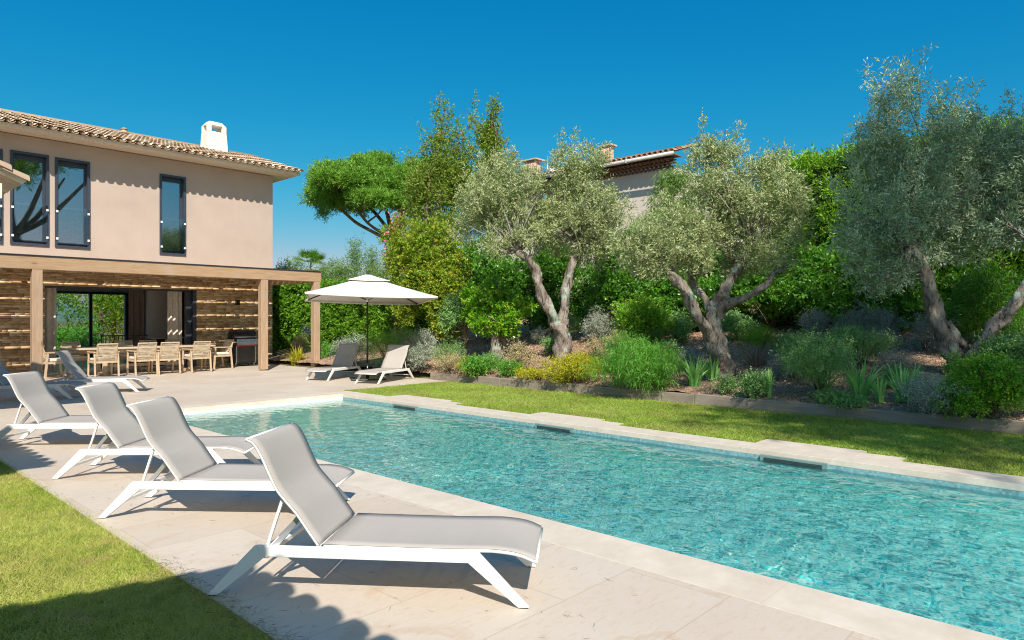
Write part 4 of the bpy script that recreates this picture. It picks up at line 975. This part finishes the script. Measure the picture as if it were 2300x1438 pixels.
# umbrella pine far behind
Zp = 44; bp = []
for k in range(104):
    u = rng.random(); x = 715 + 330 * u; top = 405 - 52 * math.sin(math.pi * min(1, .12 + u * .9)) ** .8; th = 34 + 66 * math.sin(math.pi * min(1, u + .12))
    bp.append((x, top + rng.uniform(12, 12 + th), rng.uniform(-4, 4), rng.uniform(24, 38), rng.uniform(15, 22)))
bp += [(705, 455, 0, 16, 12), (725, 480, 0, 18, 10), (712, 430, 0, 18, 14)]
tree_generic("umbrella_pine", "broad umbrella pine with flat bright green crown rising behind the parasol", "pine tree", (gb(905, 700, Zp)), Zp,
    [[(930, 760, 0, 0.34), (915, 640, 0, 0.306), (895, 560, 0, 0.286), (880, 530, 0, 0.258)], [(890, 550, 0, 0.136), (845, 525, 0, 0.116), (800, 500, 0, 0.102), (765, 470, -1, 0.0884), (735, 450, -1, 0.0544)],
     [(882, 535, 0, 0.136), (860, 500, 0, 0.116), (830, 465, 1, 0.0952), (800, 435, 1, 0.068)], [(882, 532, 0, 0.163), (872, 490, 0, 0.136), (862, 450, 0, 0.109), (855, 410, 0, 0.068)], [(885, 535, 0, 0.17), (905, 480, 0, 0.136), (930, 440, 1, 0.109), (950, 400, 1, 0.068)],
     [(868, 530, 0, 0.102), (825, 500, -2, 0.0816), (790, 455, -2, 0.068), (760, 430, -2, 0.0476)]],
    bp, L_pine, 22000, 16, .42, .26, .035, M_bark_pine, inner=.3, up=.9, spread=.5, twn=110, twr=.07)
# tall slender trees
tree_generic("laurel_tree", "tall loose tree with brownish green leaves and bare pale stems, highest behind the umbrella", "tree", gb(990, 700, 25), 25,
    [[(985, 700, 0, .14), (984, 560, 0, .10), (985, 430, 0, .07), (990, 300, 0, .03)], [(1010, 690, 0, .1), (1012, 540, .2, .08), (1020, 400, .2, .05), (1030, 320, .2, .02)], [(960, 690, 0, .1), (955, 540, -.2, .07), (965, 400, -.2, .04)]],
    [(990, 260, 0, 16, 42), (1000, 330, 0, 34, 62), (965, 370, 0, 30, 55), (1030, 380, 0, 32, 60), (985, 440, 0, 45, 62), (935, 440, 0, 28, 55), (940, 500, 0, 34, 50), (1045, 330, 0, 18, 40), (925, 360, 0, 7, 25), (1000, 520, 0, 55, 50), (1020, 430, .2, 42, 60), (948, 410, 0, 34, 52), (1050, 400, 0, 26, 55)],
    L_tall, 2500, 11, .32, .10, .042, M_bark_dk, shoots_=(34, .9, .12, .2), up=.7, twn=60)
tree_generic("laurel_tree", "second tall tree right of the tallest one, dense olive green column behind the left olive", "tree", gb(1100, 700, 26), 26,
    [[(1100, 700, 0, .13), (1098, 540, 0, .1), (1100, 400, 0, .06), (1108, 270, 0, .02)]],
    [(1108, 255, 0, 10, 34), (1085, 300, 0, 16, 44), (1105, 330, 0, 26, 50), (1095, 400, 0, 38, 60), (1120, 380, 0, 18, 40), (1080, 470, 0, 40, 60), (1060, 270, 0, 5, 20)],
    L_tall, 1600, 11, .32, .10, .045, M_bark_dk, shoots_=(22, .8, .12, .2), up=.7)
# photinia with pink
tree_generic("photinia_bush", "big bush of green leaves with coppery orange tips right of the umbrella", "bush", gb(960, 780, 21), 21,
    [[(975, 790, 0, .1), (970, 700, 0, .08), (965, 620, 0, .05)], [(1000, 780, 0, .08), (1010, 680, 0, .05)]],
    [(930, 560, 0, 55, 60), (890, 580, -.2, 30, 55), (985, 560, 0, 60, 65), (930, 640, -.2, 50, 60), (990, 650, -.3, 65, 70), (1040, 600, 0, 50, 70), (1000, 720, -.3, 55, 50), (910, 690, 0, 30, 40), (960, 600, -.5, 50, 60)],
    L_photo, 3300, 13, .22, .09, .045, M_bark_dk, inner=.5)
r_ = tree_generic("pink_oleander", "oleander flowering pink beside the sky, left edge of the big bush", "flowering bush", gb(885, 760, 23), 23,
    [[(890, 760, 0, .06), (885, 620, 0, .04), (880, 540, 0, .02)]], [(885, 530, 0, 26, 34), (880, 580, 0, 22, 50), (900, 500, 0, 18, 18)], L_photo, 500, 10, .2, .10, .03, M_bark_dk)
def petals(root, pts_, n, r, ll, mat, name="blossom"):
    for p in pts_:
        P = np.array(p) + rng.normal(size=(n, 3)) * r - np.array(root.location); D = rng.normal(size=P.shape)
        leaves(name, P, D, ll, ll * .8, rng.random(len(P)), mat, root)
petals(r_, [pt(*q, 22.2) for q in ((880, 500), (893, 505), (872, 520), (905, 525), (868, 555), (915, 500), (862, 575), (920, 515), (885, 485), (900, 478), (866, 540))], 14, .09, .07, L_pink)
# dark mass behind olive 1
tree_generic("laurel_bush", "dark green laurel bush in shade behind the fork of the left olive", "bush", gb(1150, 770, 20.5), 20.5,
    [[(1150, 775, 0, .1), (1150, 680, 0, .06)]], [(1090, 600, 0, 60, 70), (1150, 640, 0, 70, 75), (1210, 640, 0, 60, 90), (1260, 620, .3, 60, 90), (1100, 690, 0, 60, 60), (1230, 710, 0, 70, 50), (1310, 640, .3, 55, 90), (1320, 710, 0, 50, 45)], L_laurel, 4300, 12, .22, .10, .045, M_bark_dk, inner=.5)
for (xx, zz, lab, mt, ys) in ((1420, 18.6, "glossy green laurel bush left of the middle olive trunk", L_laurel, 535), (1560, 18.0, "laurel bush with yellowish new leaves right behind the middle olive", L_laurel, 575),
                          (1740, 17.0, "tall laurel bush between the middle and right olive trees", L_laurel, 540), (1900, 16.0, "deep green laurel bush left of the V shaped olive trunk", L_laurel, 560),
                          (2060, 15.2, "dark laurel bush behind the V shaped trunk", L_laurel, 600), (2230, 14.6, "dark laurel bush in shade at the right edge of the bed", L_laurel, 600)):
    k = 18 / zz
    tree_generic("laurel_bush", lab, "bush", gb(xx, 745, zz), zz, [[(xx, 745, 0, .08), (xx, ys + 60, 0, .05)]],
        [(xx - 50 * k, ys + 50, 0, 60 * k, 55), (xx + 10, ys + 35, .2, 65 * k, 60), (xx + 70 * k, ys + 55, 0, 60 * k, 55), (xx - 60 * k, ys + 120, -.3, 60 * k, 50), (xx + 10, ys + 110, -.4, 70 * k, 60), (xx + 70 * k, ys + 125, -.2, 65 * k, 55)],
        mt, 3000, 12, .2, .10, .045, M_bark_dk, inner=.5)
# pepper-like weeping foliage in front of neighbour wall
tree_generic("pepper_tree", "light green weeping tree hanging in front of the neighbour's wall", "tree", gb(1520, 640, 21), 21, [[(1520, 660, 0, .08), (1515, 540, 0, .06), (1505, 450, 0, .04), (1500, 410, 0, .02)]],
    [(1495, 410, 0, 30, 26), (1530, 400, 0, 30, 30), (1510, 460, 0, 30, 40), (1470, 470, 0, 18, 40), (1545, 450, 0, 25, 40), (1440, 510, 0, 18, 34), (1490, 520, 0, 40, 40)], L_bamb, 1500, 10, .3, .10, .022, M_bark_dk, up=-.9, droop=.3, spread=.5)
# hedges
def hedge(name, label, a, b, thick, z0, z1, leaf, n, per, tw, ll, lw, core, top_w=.25, up=.2):
    a = Vector(a); b = Vector(b); d = (b - a); L = d.length; d.normalize(); nrm = Vector((d.y, -d.x, 0))
    root = empty(name, ((a + b) / 2).to_3d(), label=label, cat="hedge"); o = np.array(root.location)
    dd = np.array([*d[:2], 0]); nn = np.array([*nrm[:2], 0]); aa = np.array([a.x, a.y, 0])
    u = rng.random(n) * L; P = np.zeros((n, 3)); O = np.zeros((n, 3)); r1 = rng.random(n)
    side = r1 < (1 - top_w); zr = rng.random(n)
    lump = .12 * np.sin(u * 2.3) + .1 * np.sin(u * 5.1 + zr * 7) + .08 * np.sin(zr * 9 + u)
    P[side] = (aa + dd * u[:, None] + nn * (thick / 2 + lump - rng.random(n) * .25)[:, None])[side]; P[side, 2] = (z0 + (z1 - z0) * zr)[side]
    O[side] = nn
    t = ~side; P[t] = (aa + dd * u[:, None] + nn * ((rng.random(n) - .5) * thick)[:, None])[t]; P[t, 2] = (z1 + .06 * np.sin(u * 3) - rng.random(n) * .15)[t]; O[t] = (0, 0, 1)
    A = clump_leaves(P, O, per, tw, ll, lw, .8, up)
    leaves("foliage", A[0] - o, A[1], A[2], A[3], A[4], leaf, root)
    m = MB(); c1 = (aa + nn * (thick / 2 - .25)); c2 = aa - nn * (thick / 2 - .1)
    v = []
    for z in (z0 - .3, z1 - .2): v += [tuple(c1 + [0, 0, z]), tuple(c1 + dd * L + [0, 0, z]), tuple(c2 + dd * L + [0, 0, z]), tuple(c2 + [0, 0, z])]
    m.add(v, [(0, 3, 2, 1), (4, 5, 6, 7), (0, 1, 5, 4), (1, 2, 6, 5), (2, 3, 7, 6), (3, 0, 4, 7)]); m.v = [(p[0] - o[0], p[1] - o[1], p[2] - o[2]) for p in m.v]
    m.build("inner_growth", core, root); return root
M_core = plain("hedge_dark_core", (.035, .06, .015), .95, .05, var=.5, scale=8)  # dark green for the solid box that keeps hedges from being see-through
hedge("conifer_hedge", "very tall flat topped bright green conifer hedge behind the right olives", (18.0, 7.4, 0), (18.0, -3, 0), 1.5, 1.2, 5.42, L_thuja, 6500, 12, .3, .12, .03, M_core, .3, .8)
bpy.data.objects["conifer_hedge"]
ha = pt(590, 650, 26.5); hb = pt(1010, 690, 23.0)
hedge("leafy_hedge", "tall dense beech green hedge behind the umbrella and the pergola end", (ha.x, ha.y, 0), (hb.x, hb.y, 0), 1.2, .0, 2.72, L_hedge, 6000, 13, .2, .11, .06, M_core, .25)
# make sure foliage faces the camera side: nn computed from direction
# bamboo
for i, (x, top, Z, w, lab) in enumerate(((640, 585, 28, 26, "short bamboo clump at the corner of the house wall"), (668, 578, 29, 18, "bamboo clump left of the palm tree"), (745, 585, 28.5, 24, "bamboo clump right of the palm tree"),
                       (765, 590, 27.5, 22, "bamboo clump just left of the umbrella top"), (798, 536, 28, 26, "tallest feathery bamboo clump above the umbrella"), (838, 555, 28.5, 18, "slender bamboo clump right of the umbrella top"), (862, 600, 27, 22, "low bamboo clump beside the coppery bush"),
                       (715, 600, 28, 22, "bamboo clump partly covering the palm tree"), (820, 610, 27.2, 26, "leafy bamboo clump behind the umbrella"))):
    b0 = gb(x, 760, Z); root = empty("bamboo", b0, label=lab, cat="bamboo", group="bamboo clumps behind the hedge"); m = MB(); PP = []; DD = []
    for q in range(7):
        x0_ = x + rng.uniform(-w, w) * .6; p0 = pt(x0_, 740, Z + rng.uniform(-.4, .4)); p1 = pt(x0_ + rng.uniform(-w, w) * .5, top + (0 if q == 0 else rng.uniform(5, 45)), Z)
        cv = crsp([p0, (p0 * .4 + p1 * .6) + Vector((0, 0, .2)), p1], 12); m.tube([Vector(c_) - b0 for c_ in cv], [.014 * (1 - .7 * k / len(cv)) for k in range(len(cv))], 5)
        for c_ in cv[6:]:
            for e_ in range(5): PP.append(np.array(c_) + rng.normal(size=3) * (.14, .14, .08)); DD.append([rng.normal(), rng.normal(), .4])
    m.build("culms", L_bamb, root)
    A = clump_leaves(np.array(PP), np.array(DD), 6, .22, .11, .02, .6, -.1); leaves("foliage", A[0] - np.array(b0), A[1], A[2], A[3], A[4], L_bamb, root)
# palm
b0 = gb(697, 720, 31); root = empty("palm_tree", b0, label="fan palm showing above the hedge between bamboo clumps", cat="palm tree")
limb("trunk", [(pt(697, 740, 31), .16), (pt(697, 640, 31), .15), (pt(697, 605, 31), .17)], M_bark_dk, root, b0)
V = []; Q = []; A = []; c0 = np.array(pt(697, 603, 31)) - np.array(b0)
for k in range(34):
    a = rng.uniform(0, 6.28); el = rng.uniform(-.7, 1.35); d = np.array([math.cos(a) * math.cos(el), math.sin(a) * math.cos(el), math.sin(el)]); pl = rng.uniform(.45, .65); hub = c0 + d * pl
    sd = np.cross(d, [0, 0, 1]); sd /= max(.1, np.linalg.norm(sd)); up_ = np.cross(sd, d); b = len(V); V += [c0, c0 + sd * .02, hub + sd * .02, hub]; Q.append((b, b + 1, b + 2, b + 3)); A += [.3] * 4
    for j in range(16):
        t = (j / 15 - .5) * 2.6; dj = d * math.cos(t) + sd * math.sin(t); dj[2] -= .12; wv = (sd * math.cos(t) - d * math.sin(t)) * .02; L = .5 * rng.uniform(.85, 1.1); b = len(V)
        V += [hub, hub + dj * L * .5 + wv, hub + dj * L, hub + dj * L * .5 - wv]; Q.append((b, b + 1, b + 2, b + 3)); A += [.2 + .6 * rng.random()] * 4
npmesh("fronds", np.array(V), np.array(Q), L_hedge, root, np.array(A))

# small citrus-like tree
b0, Zc = GS(1115, 800)
tree_generic("orange_tree", "small round headed tree with glossy bright leaves on a stout grey trunk", "tree", b0, 17.6,
    [[(1115, 806, 0, .17), (1113, 770, 0, .13), (1112, 735, 0, .11)], [(1122, 806, .1, .12), (1128, 770, .1, .09), (1132, 730, .1, .07)]],
    [(1110, 690, 0, 52, 48), (1070, 690, 0, 36, 36), (1150, 700, 0, 42, 38), (1100, 650, 0, 32, 34), (1135, 730, -.1, 42, 28), (1090, 725, -.2, 40, 25), (1060, 655, 0, 20, 24), (1175, 690, 0, 22, 24)], L_citrus, 1500, 12, .16, .085, .04, M_bark_ol, inner=.4)
b0, Zc = GS(1045, 800)
tree_generic("oleander_bush", "thin stemmed shrub with narrow leaves left of the small orange tree", "bush", b0, 18.2, [[(1045, 806, 0, .045), (1044, 740, 0, .04), (1035, 690, 0, .02)], [(1047, 760, 0, .03), (1060, 700, 0, .02)]],
    [(1030, 690, 0, 30, 36), (1055, 700, 0, 22, 32), (1010, 720, 0, 22, 24)], L_rosem, 420, 9, .2, .10, .025, M_bark_dk, up=.5)

# ================================================================== BED PLANTS
def shrub(name, label, cat, base, w, top, leaf, n=420, per=10, ll=.05, lw=.014, tw=.12, up=.5, spread=.7, flowers=None, droop=0, stem=True, squash=1.0, group=None, depth=1.0):
    b0, Z = GS(*base) if base[0] > 0 else (base[2], base[3])
    k = Z / F; r = w / 2 * k * 1.28; h = (base[1] - top) * k * 1.12; n = int(n * 1.25)
    root = empty(name, b0, label=label, cat=cat, group=group)
    bl = [((0, 0, h * .45), r * .8, r * .8, h * .5)]
    for q in range(5):
        a = rng.uniform(0, 6.28); f = rng.uniform(.3, .5); bl.append(((math.cos(a) * r * f, math.sin(a) * r * f, h * rng.uniform(.3, .62)), r * rng.uniform(.42, .6), r * rng.uniform(.42, .6), h * rng.uniform(.28, .38)))
    P, O, _ = blob_points(clumpy(bl, 5, .42, .62), n, .4); P[:, 2] = np.maximum(P[:, 2], .01)
    A = clump_leaves(P, O, per, tw, ll, lw, spread, up); A[0][:, 2] = np.maximum(A[0][:, 2], .0)
    leaves("foliage", A[0], A[1], A[2], A[3], A[4], leaf, root, droop)
    if stem:
        m = MB()
        for q in range(9):
            a = rng.uniform(0, 6.28); m.tube([(0, 0, -.03), (math.cos(a) * r * .25, math.sin(a) * r * .25, h * .4), (math.cos(a) * r * .5, math.sin(a) * r * .5, h * .75)], [.012, .009, .004], 5, caps=False)
        m.build("stems", M_bark_dk, root)
    if flowers:
        mat, nf, fl = flowers; P, O, _ = blob_points(bl, nf, .95); sel = P[:, 2] > h * .35; P = P[sel]
        for p_ in P + O[sel] * .05:
            q_ = np.repeat(p_[None], 6, 0) + rng.normal(size=(6, 3)) * fl * .4; leaves("blossom", q_, rng.normal(size=q_.shape), fl, fl * .7, rng.random(6), mat, root)
    return root
def spiky(name, label, cat, base, w, top, leaf, n=60, lw=.03, fan=.5, droop=.25, group=None, b=None, curve=6):
    b0, Z = (GS(*base) if b is None else b); k = Z / F; r = w / 2 * k; h = (base[1] - top) * k
    root = empty(name, b0, label=label, cat=cat, group=group); V = []; Q = []; A = []
    for q in range(n):
        a = rng.uniform(0, 6.28); d = np.array([math.cos(a), math.sin(a)]); rr = r * rng.uniform(.1, 1); L = h * rng.uniform(.6, 1.08); o = d * r * rng.uniform(0, .3)
        sd = np.array([-d[1], d[0], 0]) if rng.random() < .5 else np.array([*(rng.normal(size=2)), 0]); sd /= np.linalg.norm(sd); bb = len(V); c_ = rng.random()
        for i in range(curve + 1):
            t = i / curve; x = o + d * rr * t ** 1.6; z = L * (t - droop * (rr / r) * t ** 3); ww = lw / 2 * (1 - t ** 2.2) + .0006
            V += [np.array([*x, z]) - sd * ww, np.array([*x, z]) + sd * ww]; A += [np.clip(c_ * .6 + t * .35, 0, 1)] * 2
        for i in range(curve): Q.append((bb + 2 * i, bb + 2 * i + 1, bb + 2 * i + 3, bb + 2 * i + 2))
    npmesh("blades", np.array(V), np.array(Q), leaf, root, np.array(A)); return root

def flatb(px, py): p = G(px, py); return (px, py)
shrub("teucrium_shrub", "silvery green mound behind the left lounger of the pair", "shrub", (785, 832), 120, 765, L_grey, 600, 10, .05, .012, .16)
shrub("rosemary_shrub", "wide fresh green mound behind the umbrella pole", "shrub", (880, 834), 150, 750, L_fresh, 900, 10, .05, .010, .18, up=.8)
shrub("rosemary_shrub", "pale grey green shrub between the hedge and the right lounger", "shrub", (930, 815), 110, 735, L_grey, 500, 10, .05, .012, .2, up=.8)
shrub("silver_shrub", "round shrub with silvery white tips right of the pair of loungers", "shrub", (945, 842), 84, 752, L_grey, 620, 12, .035, .014, .12)
shrub("rosemary_shrub", "dark grey rounded shrub right of the silver tipped one", "shrub", (1008, 832), 84, 758, L_rosem, 500, 11, .035, .008, .12)
shrub("euphorbia", "straggly yellow green plant at the start of the timber edging", "plant", (1015, 846), 90, 800, L_straw, 200, 8, .05, .012, .2, up=1.2, group=None)
shrub("lantana", "low bright green plant with orange flowers by the timber edging", "plant", (1070, 848), 80, 802, L_fresh, 380, 10, .045, .025, .1, flowers=(leafmat("orange_petals", [(.8, .2, .03), (.85, .4, .05)], .3), 16, .025))
shrub("phlomis", "pale yellow shrub between the orange tree and the left olive", "shrub", (1172, 838), 70, 778, L_straw, 240, 8, .05, .018, .2, up=1.1)
shrub("coprosma", "golden yellow spreading shrub in front of the left olive trunk", "shrub", (1290, 862), 140, 795, L_yellow, 900, 10, .04, .016, .13, up=.6)
shrub("coprosma", "flat olive yellow mat left of the golden shrub", "ground cover plant", (1210, 852), 110, 832, L_yellow, 380, 8, .035, .014, .08)
shrub("juniper", "small upright dark green conifer behind the left olive trunk", "conifer", (1272, 770), 62, 706, L_rosem, 420, 11, .04, .01, .12, up=1.0)
shrub("juniper", "small grey blue shrub left of the left olive trunk on the slope", "shrub", (1218, 772), 52, 732, L_grey, 260, 10, .04, .012, .12)
shrub("teucrium_shrub", "rounded grey green shrub left of the bright pittosporum", "shrub", (1345, 772), 76, 686, L_grey, 600, 11, .04, .01, .14)
shrub("pittosporum", "rounded shrub with shiny bright green leaves between left and middle olives", "shrub", (1440, 775), 140, 655, L_citrus, 1300, 12, .05, .028, .14)
shrub("rosemary_shrub", "dark green low shrub under the bright pittosporum", "shrub", (1468, 775), 84, 722, L_rosem, 420, 11, .04, .01, .12)
shrub("phlomis", "dry cream seed heads beside the golden shrub", "plant", (1335, 800), 56, 764, L_straw, 130, 7, .04, .02, .16, up=1.3)
shrub("phlomis", "tall dry stems behind the drooping green shrub", "plant", (1395, 790), 46, 736, L_straw, 150, 7, .04, .02, .2, up=1.6)
shrub("drooping_shrub", "large soft light green shrub with drooping narrow leaves by the edging", "shrub", (1438, 880), 205, 752, L_fresh, 1500, 12, .085, .010, .2, up=.8, droop=.5)
for px_, py_, w, top, n, lab in ((1560, 868, 96, 790, 46, "iris clump in shade left of the middle olive trunk"), (1598, 852, 84, 785, 40, "tall iris leaves touching the middle olive trunk"), (1726, 894, 44, 816, 16, "small iris fan with one bright leaf, right of the middle olive"),
                       (1850, 882, 70, 818, 16, "lone iris with leaves bending left in front of the rosemary"), (1930, 896, 120, 796, 40, "iris clump left in the group before the V trunk"), (1975, 905, 56, 838, 22, "low iris clump between two larger ones"), (2032, 902, 125, 806, 46, "widest fan shaped iris clump near the V trunk")):
    spiky("iris", lab, "iris", (px_, py_), w, top, L_iris, int(n * 1.4), .042, group="iris clumps along the bed")
shrub("germander", "small bushy plant at the foot of the middle olive", "plant", (1625, 886), 50, 842, L_rosem, 200, 10, .03, .014, .09)
shrub("germander", "leafy green plant just left of the small iris fan", "plant", (1698, 896), 64, 832, L_rosem, 320, 10, .035, .018, .1)
shrub("golden_thyme", "mossy yellow green tuft on the slope right of the middle olive", "plant", (1708, 790), 84, 734, L_thuja, 520, 12, .05, .006, .14, up=1.2)
spiky("lavender", "dry grey lavender tuft with spreading stems right of the middle olive", "lavender", (1700, 822), 120, 772, L_drylav, 260, .007, droop=.1)
shrub("rosemary_shrub", "large dark rosemary mass in the middle of the shaded bed", "shrub", (1840, 892), 160, 742, L_rosem, 1500, 12, .04, .009, .14)
shrub("rosemary_shrub", "dark green feathery shrub right of the large rosemary", "shrub", (1935, 828), 150, 738, L_rosem, 900, 12, .04, .008, .14, up=.8)
shrub("artemisia", "pale cream flowering spikes above the grey shrubs", "shrub", (1825, 735), 80, 640, L_grey, 420, 9, .05, .015, .2, up=1.4)
for px_, w, top, lab in ((1845, 84, 694, "left of the three rounded grey shrubs behind the rosemary"), (1918, 84, 676, "highest of the three rounded grey shrubs behind the rosemary"), (1985, 90, 690, "right of the three rounded grey shrubs behind the rosemary")):
    shrub("santolina", lab, "shrub", (px_, 775), w, top, L_bluegrey, 620, 12, .035, .009, .1, group="grey santolina mounds")
shrub("santolina", "grey shrub left of the V shaped olive trunk", "shrub", (2075, 790), 100, 708, L_bluegrey, 500, 11, .04, .01, .14)
shrub("ceanothus", "low grey tuft on the soil left of the V shaped trunk", "shrub", (2000, 840), 76, 792, L_bluegrey, 260, 10, .035, .01, .12)
shrub("bergenia", "flat dark green ground cover by the edging in front of the irises", "ground cover plant", (1885, 920), 130, 892, L_rosem, 420, 9, .035, .014, .07)
shrub("curry_plant", "silvery cushion spilling to the edging below the V trunk", "shrub", (2105, 930), 165, 856, L_grey, 1300, 12, .035, .007, .12, up=.7)
shrub("salvia", "tall green shrub with small red flowers at the right edge", "shrub", (2230, 958), 175, 822, L_citrus, 1700, 11, .038, .02, .12, flowers=(L_redf, 26, .018))
shrub("salvia", "green shrub climbing behind the right edge bush", "shrub", (2265, 850), 130, 745, L_rosem, 700, 11, .045, .02, .14)
shrub("viburnum", "loose leafy shoots at the base of the V shaped trunk", "plant", (2145, 868), 50, 800, L_fresh, 60, 8, .045, .022, .2, up=1.2)
shrub("oleander_bush", "oleander with narrow leaves and few pink flowers behind the V trunk", "bush", (2215, 775), 150, 590, L_laurel, 900, 10, .11, .018, .22, flowers=(L_pink, 7, .05), up=.6)
for px_, py_, w, top, lab in ((1520, 770, 70, 700, "small dark shrub just left of the middle olive's leaning limb"), (1400, 750, 60, 700, "shaded shrub at the back edge of the mulch"), (1660, 765, 90, 700, "dark spreading shrub behind the middle olive trunk")):
    shrub("myrtle", lab, "shrub", (px_, py_), w, top, L_rosem, 500, 11, .045, .02, .14)
for px_, py_, w, top, mt, nm, lab in ((1500, 812, 80, 768, L_rosem, "myrtle", "low dark shrub between the drooping shrub and the middle olive trunk"), (1545, 830, 50, 796, L_grey, "curry_plant", "small grey tuft behind the left irises"),
        (1780, 850, 90, 798, L_bluegrey, "lavender", "grey lavender mound left of the large rosemary"), (1395, 812, 50, 782, L_straw, "phlomis", "short dry tuft on the mulch behind the drooping shrub"), (1330, 830, 50, 804, L_yellow, "coprosma", "little yellow sprig right of the golden shrub"),
        (1245, 790, 60, 764, L_rosem, "germander", "low green tuft in the shadow left of the left olive trunk"), (2010, 868, 60, 836, L_rosem, "germander", "small green tuft behind the widest iris"), (2190, 900, 80, 846, L_fresh, "salvia", "fresh green plant between the silver cushion and the right edge bush"),
        (1100, 830, 60, 796, L_rosem, "germander", "dim green tuft at the foot of the small orange tree"), (1760, 800, 60, 752, L_rosem, "myrtle", "dark tuft between golden tuft and large rosemary"), (1145, 845, 46, 818, L_fresh, "lantana", "small leafy plant right of the orange flowered one"),
        (2280, 800, 90, 700, L_laurel, "viburnum", "dark leafy bush cut by the right edge"), (1965, 800, 70, 745, L_bluegrey, "santolina", "grey tuft right of the feathery green shrub"), (1055, 842, 50, 812, L_yellow, "euphorbia", "small yellow green tuft beside the dark thin stem")):
    shrub(nm, lab, "plant", (px_, py_), w, top, mt, 300, 10, .045, .014, .14, up=.7)
spiky("ornamental_grass", "fine dry grass tuft in front of the left olive trunk", "grass tuft", (1225, 830), 50, 800, L_straw, 120, .006, droop=.3)
# left plants by the pergola end
spiky("feather_grass", "tuft of golden feathery grass left of the end post", "grass tuft", (672, 812), 60, 742, L_straw, 420, .016, droop=.35, b=(G(672, 812), 24.2))
spiky("daylily", "arching yellow green leaves at the foot of the end post", "plant", (668, 826), 80, 768, L_yellow, 110, .03, droop=.7, b=(G(668, 822), 22))
shrub("daylily", "rusty and green leaved plant behind the arching leaves", "plant", (640, 815), 60, 770, L_fresh, 300, b=None) if False else None
ag = spiky("agapanthus", "agapanthus with two round lilac flower heads beside the end post", "flower", (690, 815), 44, 772, L_iris, 40, .03, b=(G(690, 815), 23.5))
m = MB()
for dx_, hz in ((-.08, 1.13), (.12, 1.05)): m.tube([(0, 0, 0), (dx_, .02, hz)], .008, 5)
m.build("stem", L_iris, ag); petals(ag, [Vector(ag.location) + Vector((-.08, .02, 1.15)), Vector(ag.location) + Vector((.12, .02, 1.07))], 60, .07, .06, L_blue)
for px_, py_, w, top, mt, lab in ((640, 805, 56, 742, L_rosem, "dim green shrub against the hedge at the house corner"), (735, 822, 60, 772, L_fresh, "leafy plant just right of the end post"), (900, 800, 120, 728, L_hedge, "soft green shrub in front of the hedge right of the umbrella pole")):
    shrub("garden_shrub", lab, "shrub", (-1, py_, G(px_, py_), F * H / (py_ - CY)), w, top, mt, 420, 10, .06, .02, .16)

# ================================================================== BEHIND THE HOUSE (seen through the rear window)
for (x, y, r, h, mt, lab) in ((7.3, 37, 1.6, 3.4, L_laurel, "dark tree seen through the left pane of the rear window"), (10.8, 38, 2.2, 4.6, L_hedge, "bright tree seen through the right pane of the rear window"), (9.0, 44, 3.5, 7.5, L_hedge, "large overhanging tree beyond the rear window"), (12.6, 42, 1.6, 3.2, L_yellow, "yellow bush beyond the rear window"), (8.9, 36, .9, 1.3, L_fresh, "low bright bush beyond the rear window")):
    root = empty("garden_tree", (x, y, -.3), label=lab, cat="tree", group="trees behind the villa")
    bl = [((rng.normal() * r * .4, rng.normal() * r * .4, h * rng.uniform(.35, .9)), r * .6, r * .6, h * .22) for _ in range(8)]
    foliage("foliage", bl, 700, 10, .3, .14, .06, mt, root); limb("trunk", [(Vector((0, 0, -.2)), .15), (Vector((0, 0, h * .7)), .06)], M_bark_dk, root, (0, 0, 0))
m = MB(); m.box(-10, 25, 29.2, 34, -.08, -.02); tag(m.build("rear_lawn", M_lawnbase), kind='structure')

# shade pine standing behind the camera to the right: its shadow falls on the bed, its image in the panes
root = empty("umbrella_pine", (10.6, -8.6, 0), label="big umbrella pine outside the picture shading the right of the bed", cat="pine tree")
limb("trunk", [(Vector((10.6, -8.6, 0)), .38), (Vector((10.4, -8.4, 4)), .33), (Vector((10.0, -8.1, 7)), .3)], M_bark_pine, root, root.location)
for dx_, dy_, zz in ((-3.5, 1, 11), (-1.5, 3, 11.5), (1.5, 2.5, 11.5), (3, -1, 11), (0, -2, 11.8), (-2.5, -2, 11), (3.5, 2.5, 10.5)):
    c0 = Vector((10.0, -8.1, 6.8)); c1 = c0 + Vector((dx_, dy_, zz - 6.8)); limb("limb", [(c0, .2), (c0 * .55 + c1 * .45 + Vector((0, 0, -.5)), .15), (c1, .07)], M_bark_pine, root, root.location)
bl = [((7.3 + 5.4 * math.cos(a) * q, -8.2 + 4.9 * math.sin(a) * q, 11.6 + rng.normal() * .35), 1.3, 1.3, .6) for a, q in zip(rng.uniform(0, 6.28, 40), np.sqrt(rng.random(34)))]
foliage("foliage", bl, 4300, 12, .4, .26, .045, L_pine, root, inner=.2, up=.8, spread=.5, origin=root.location)
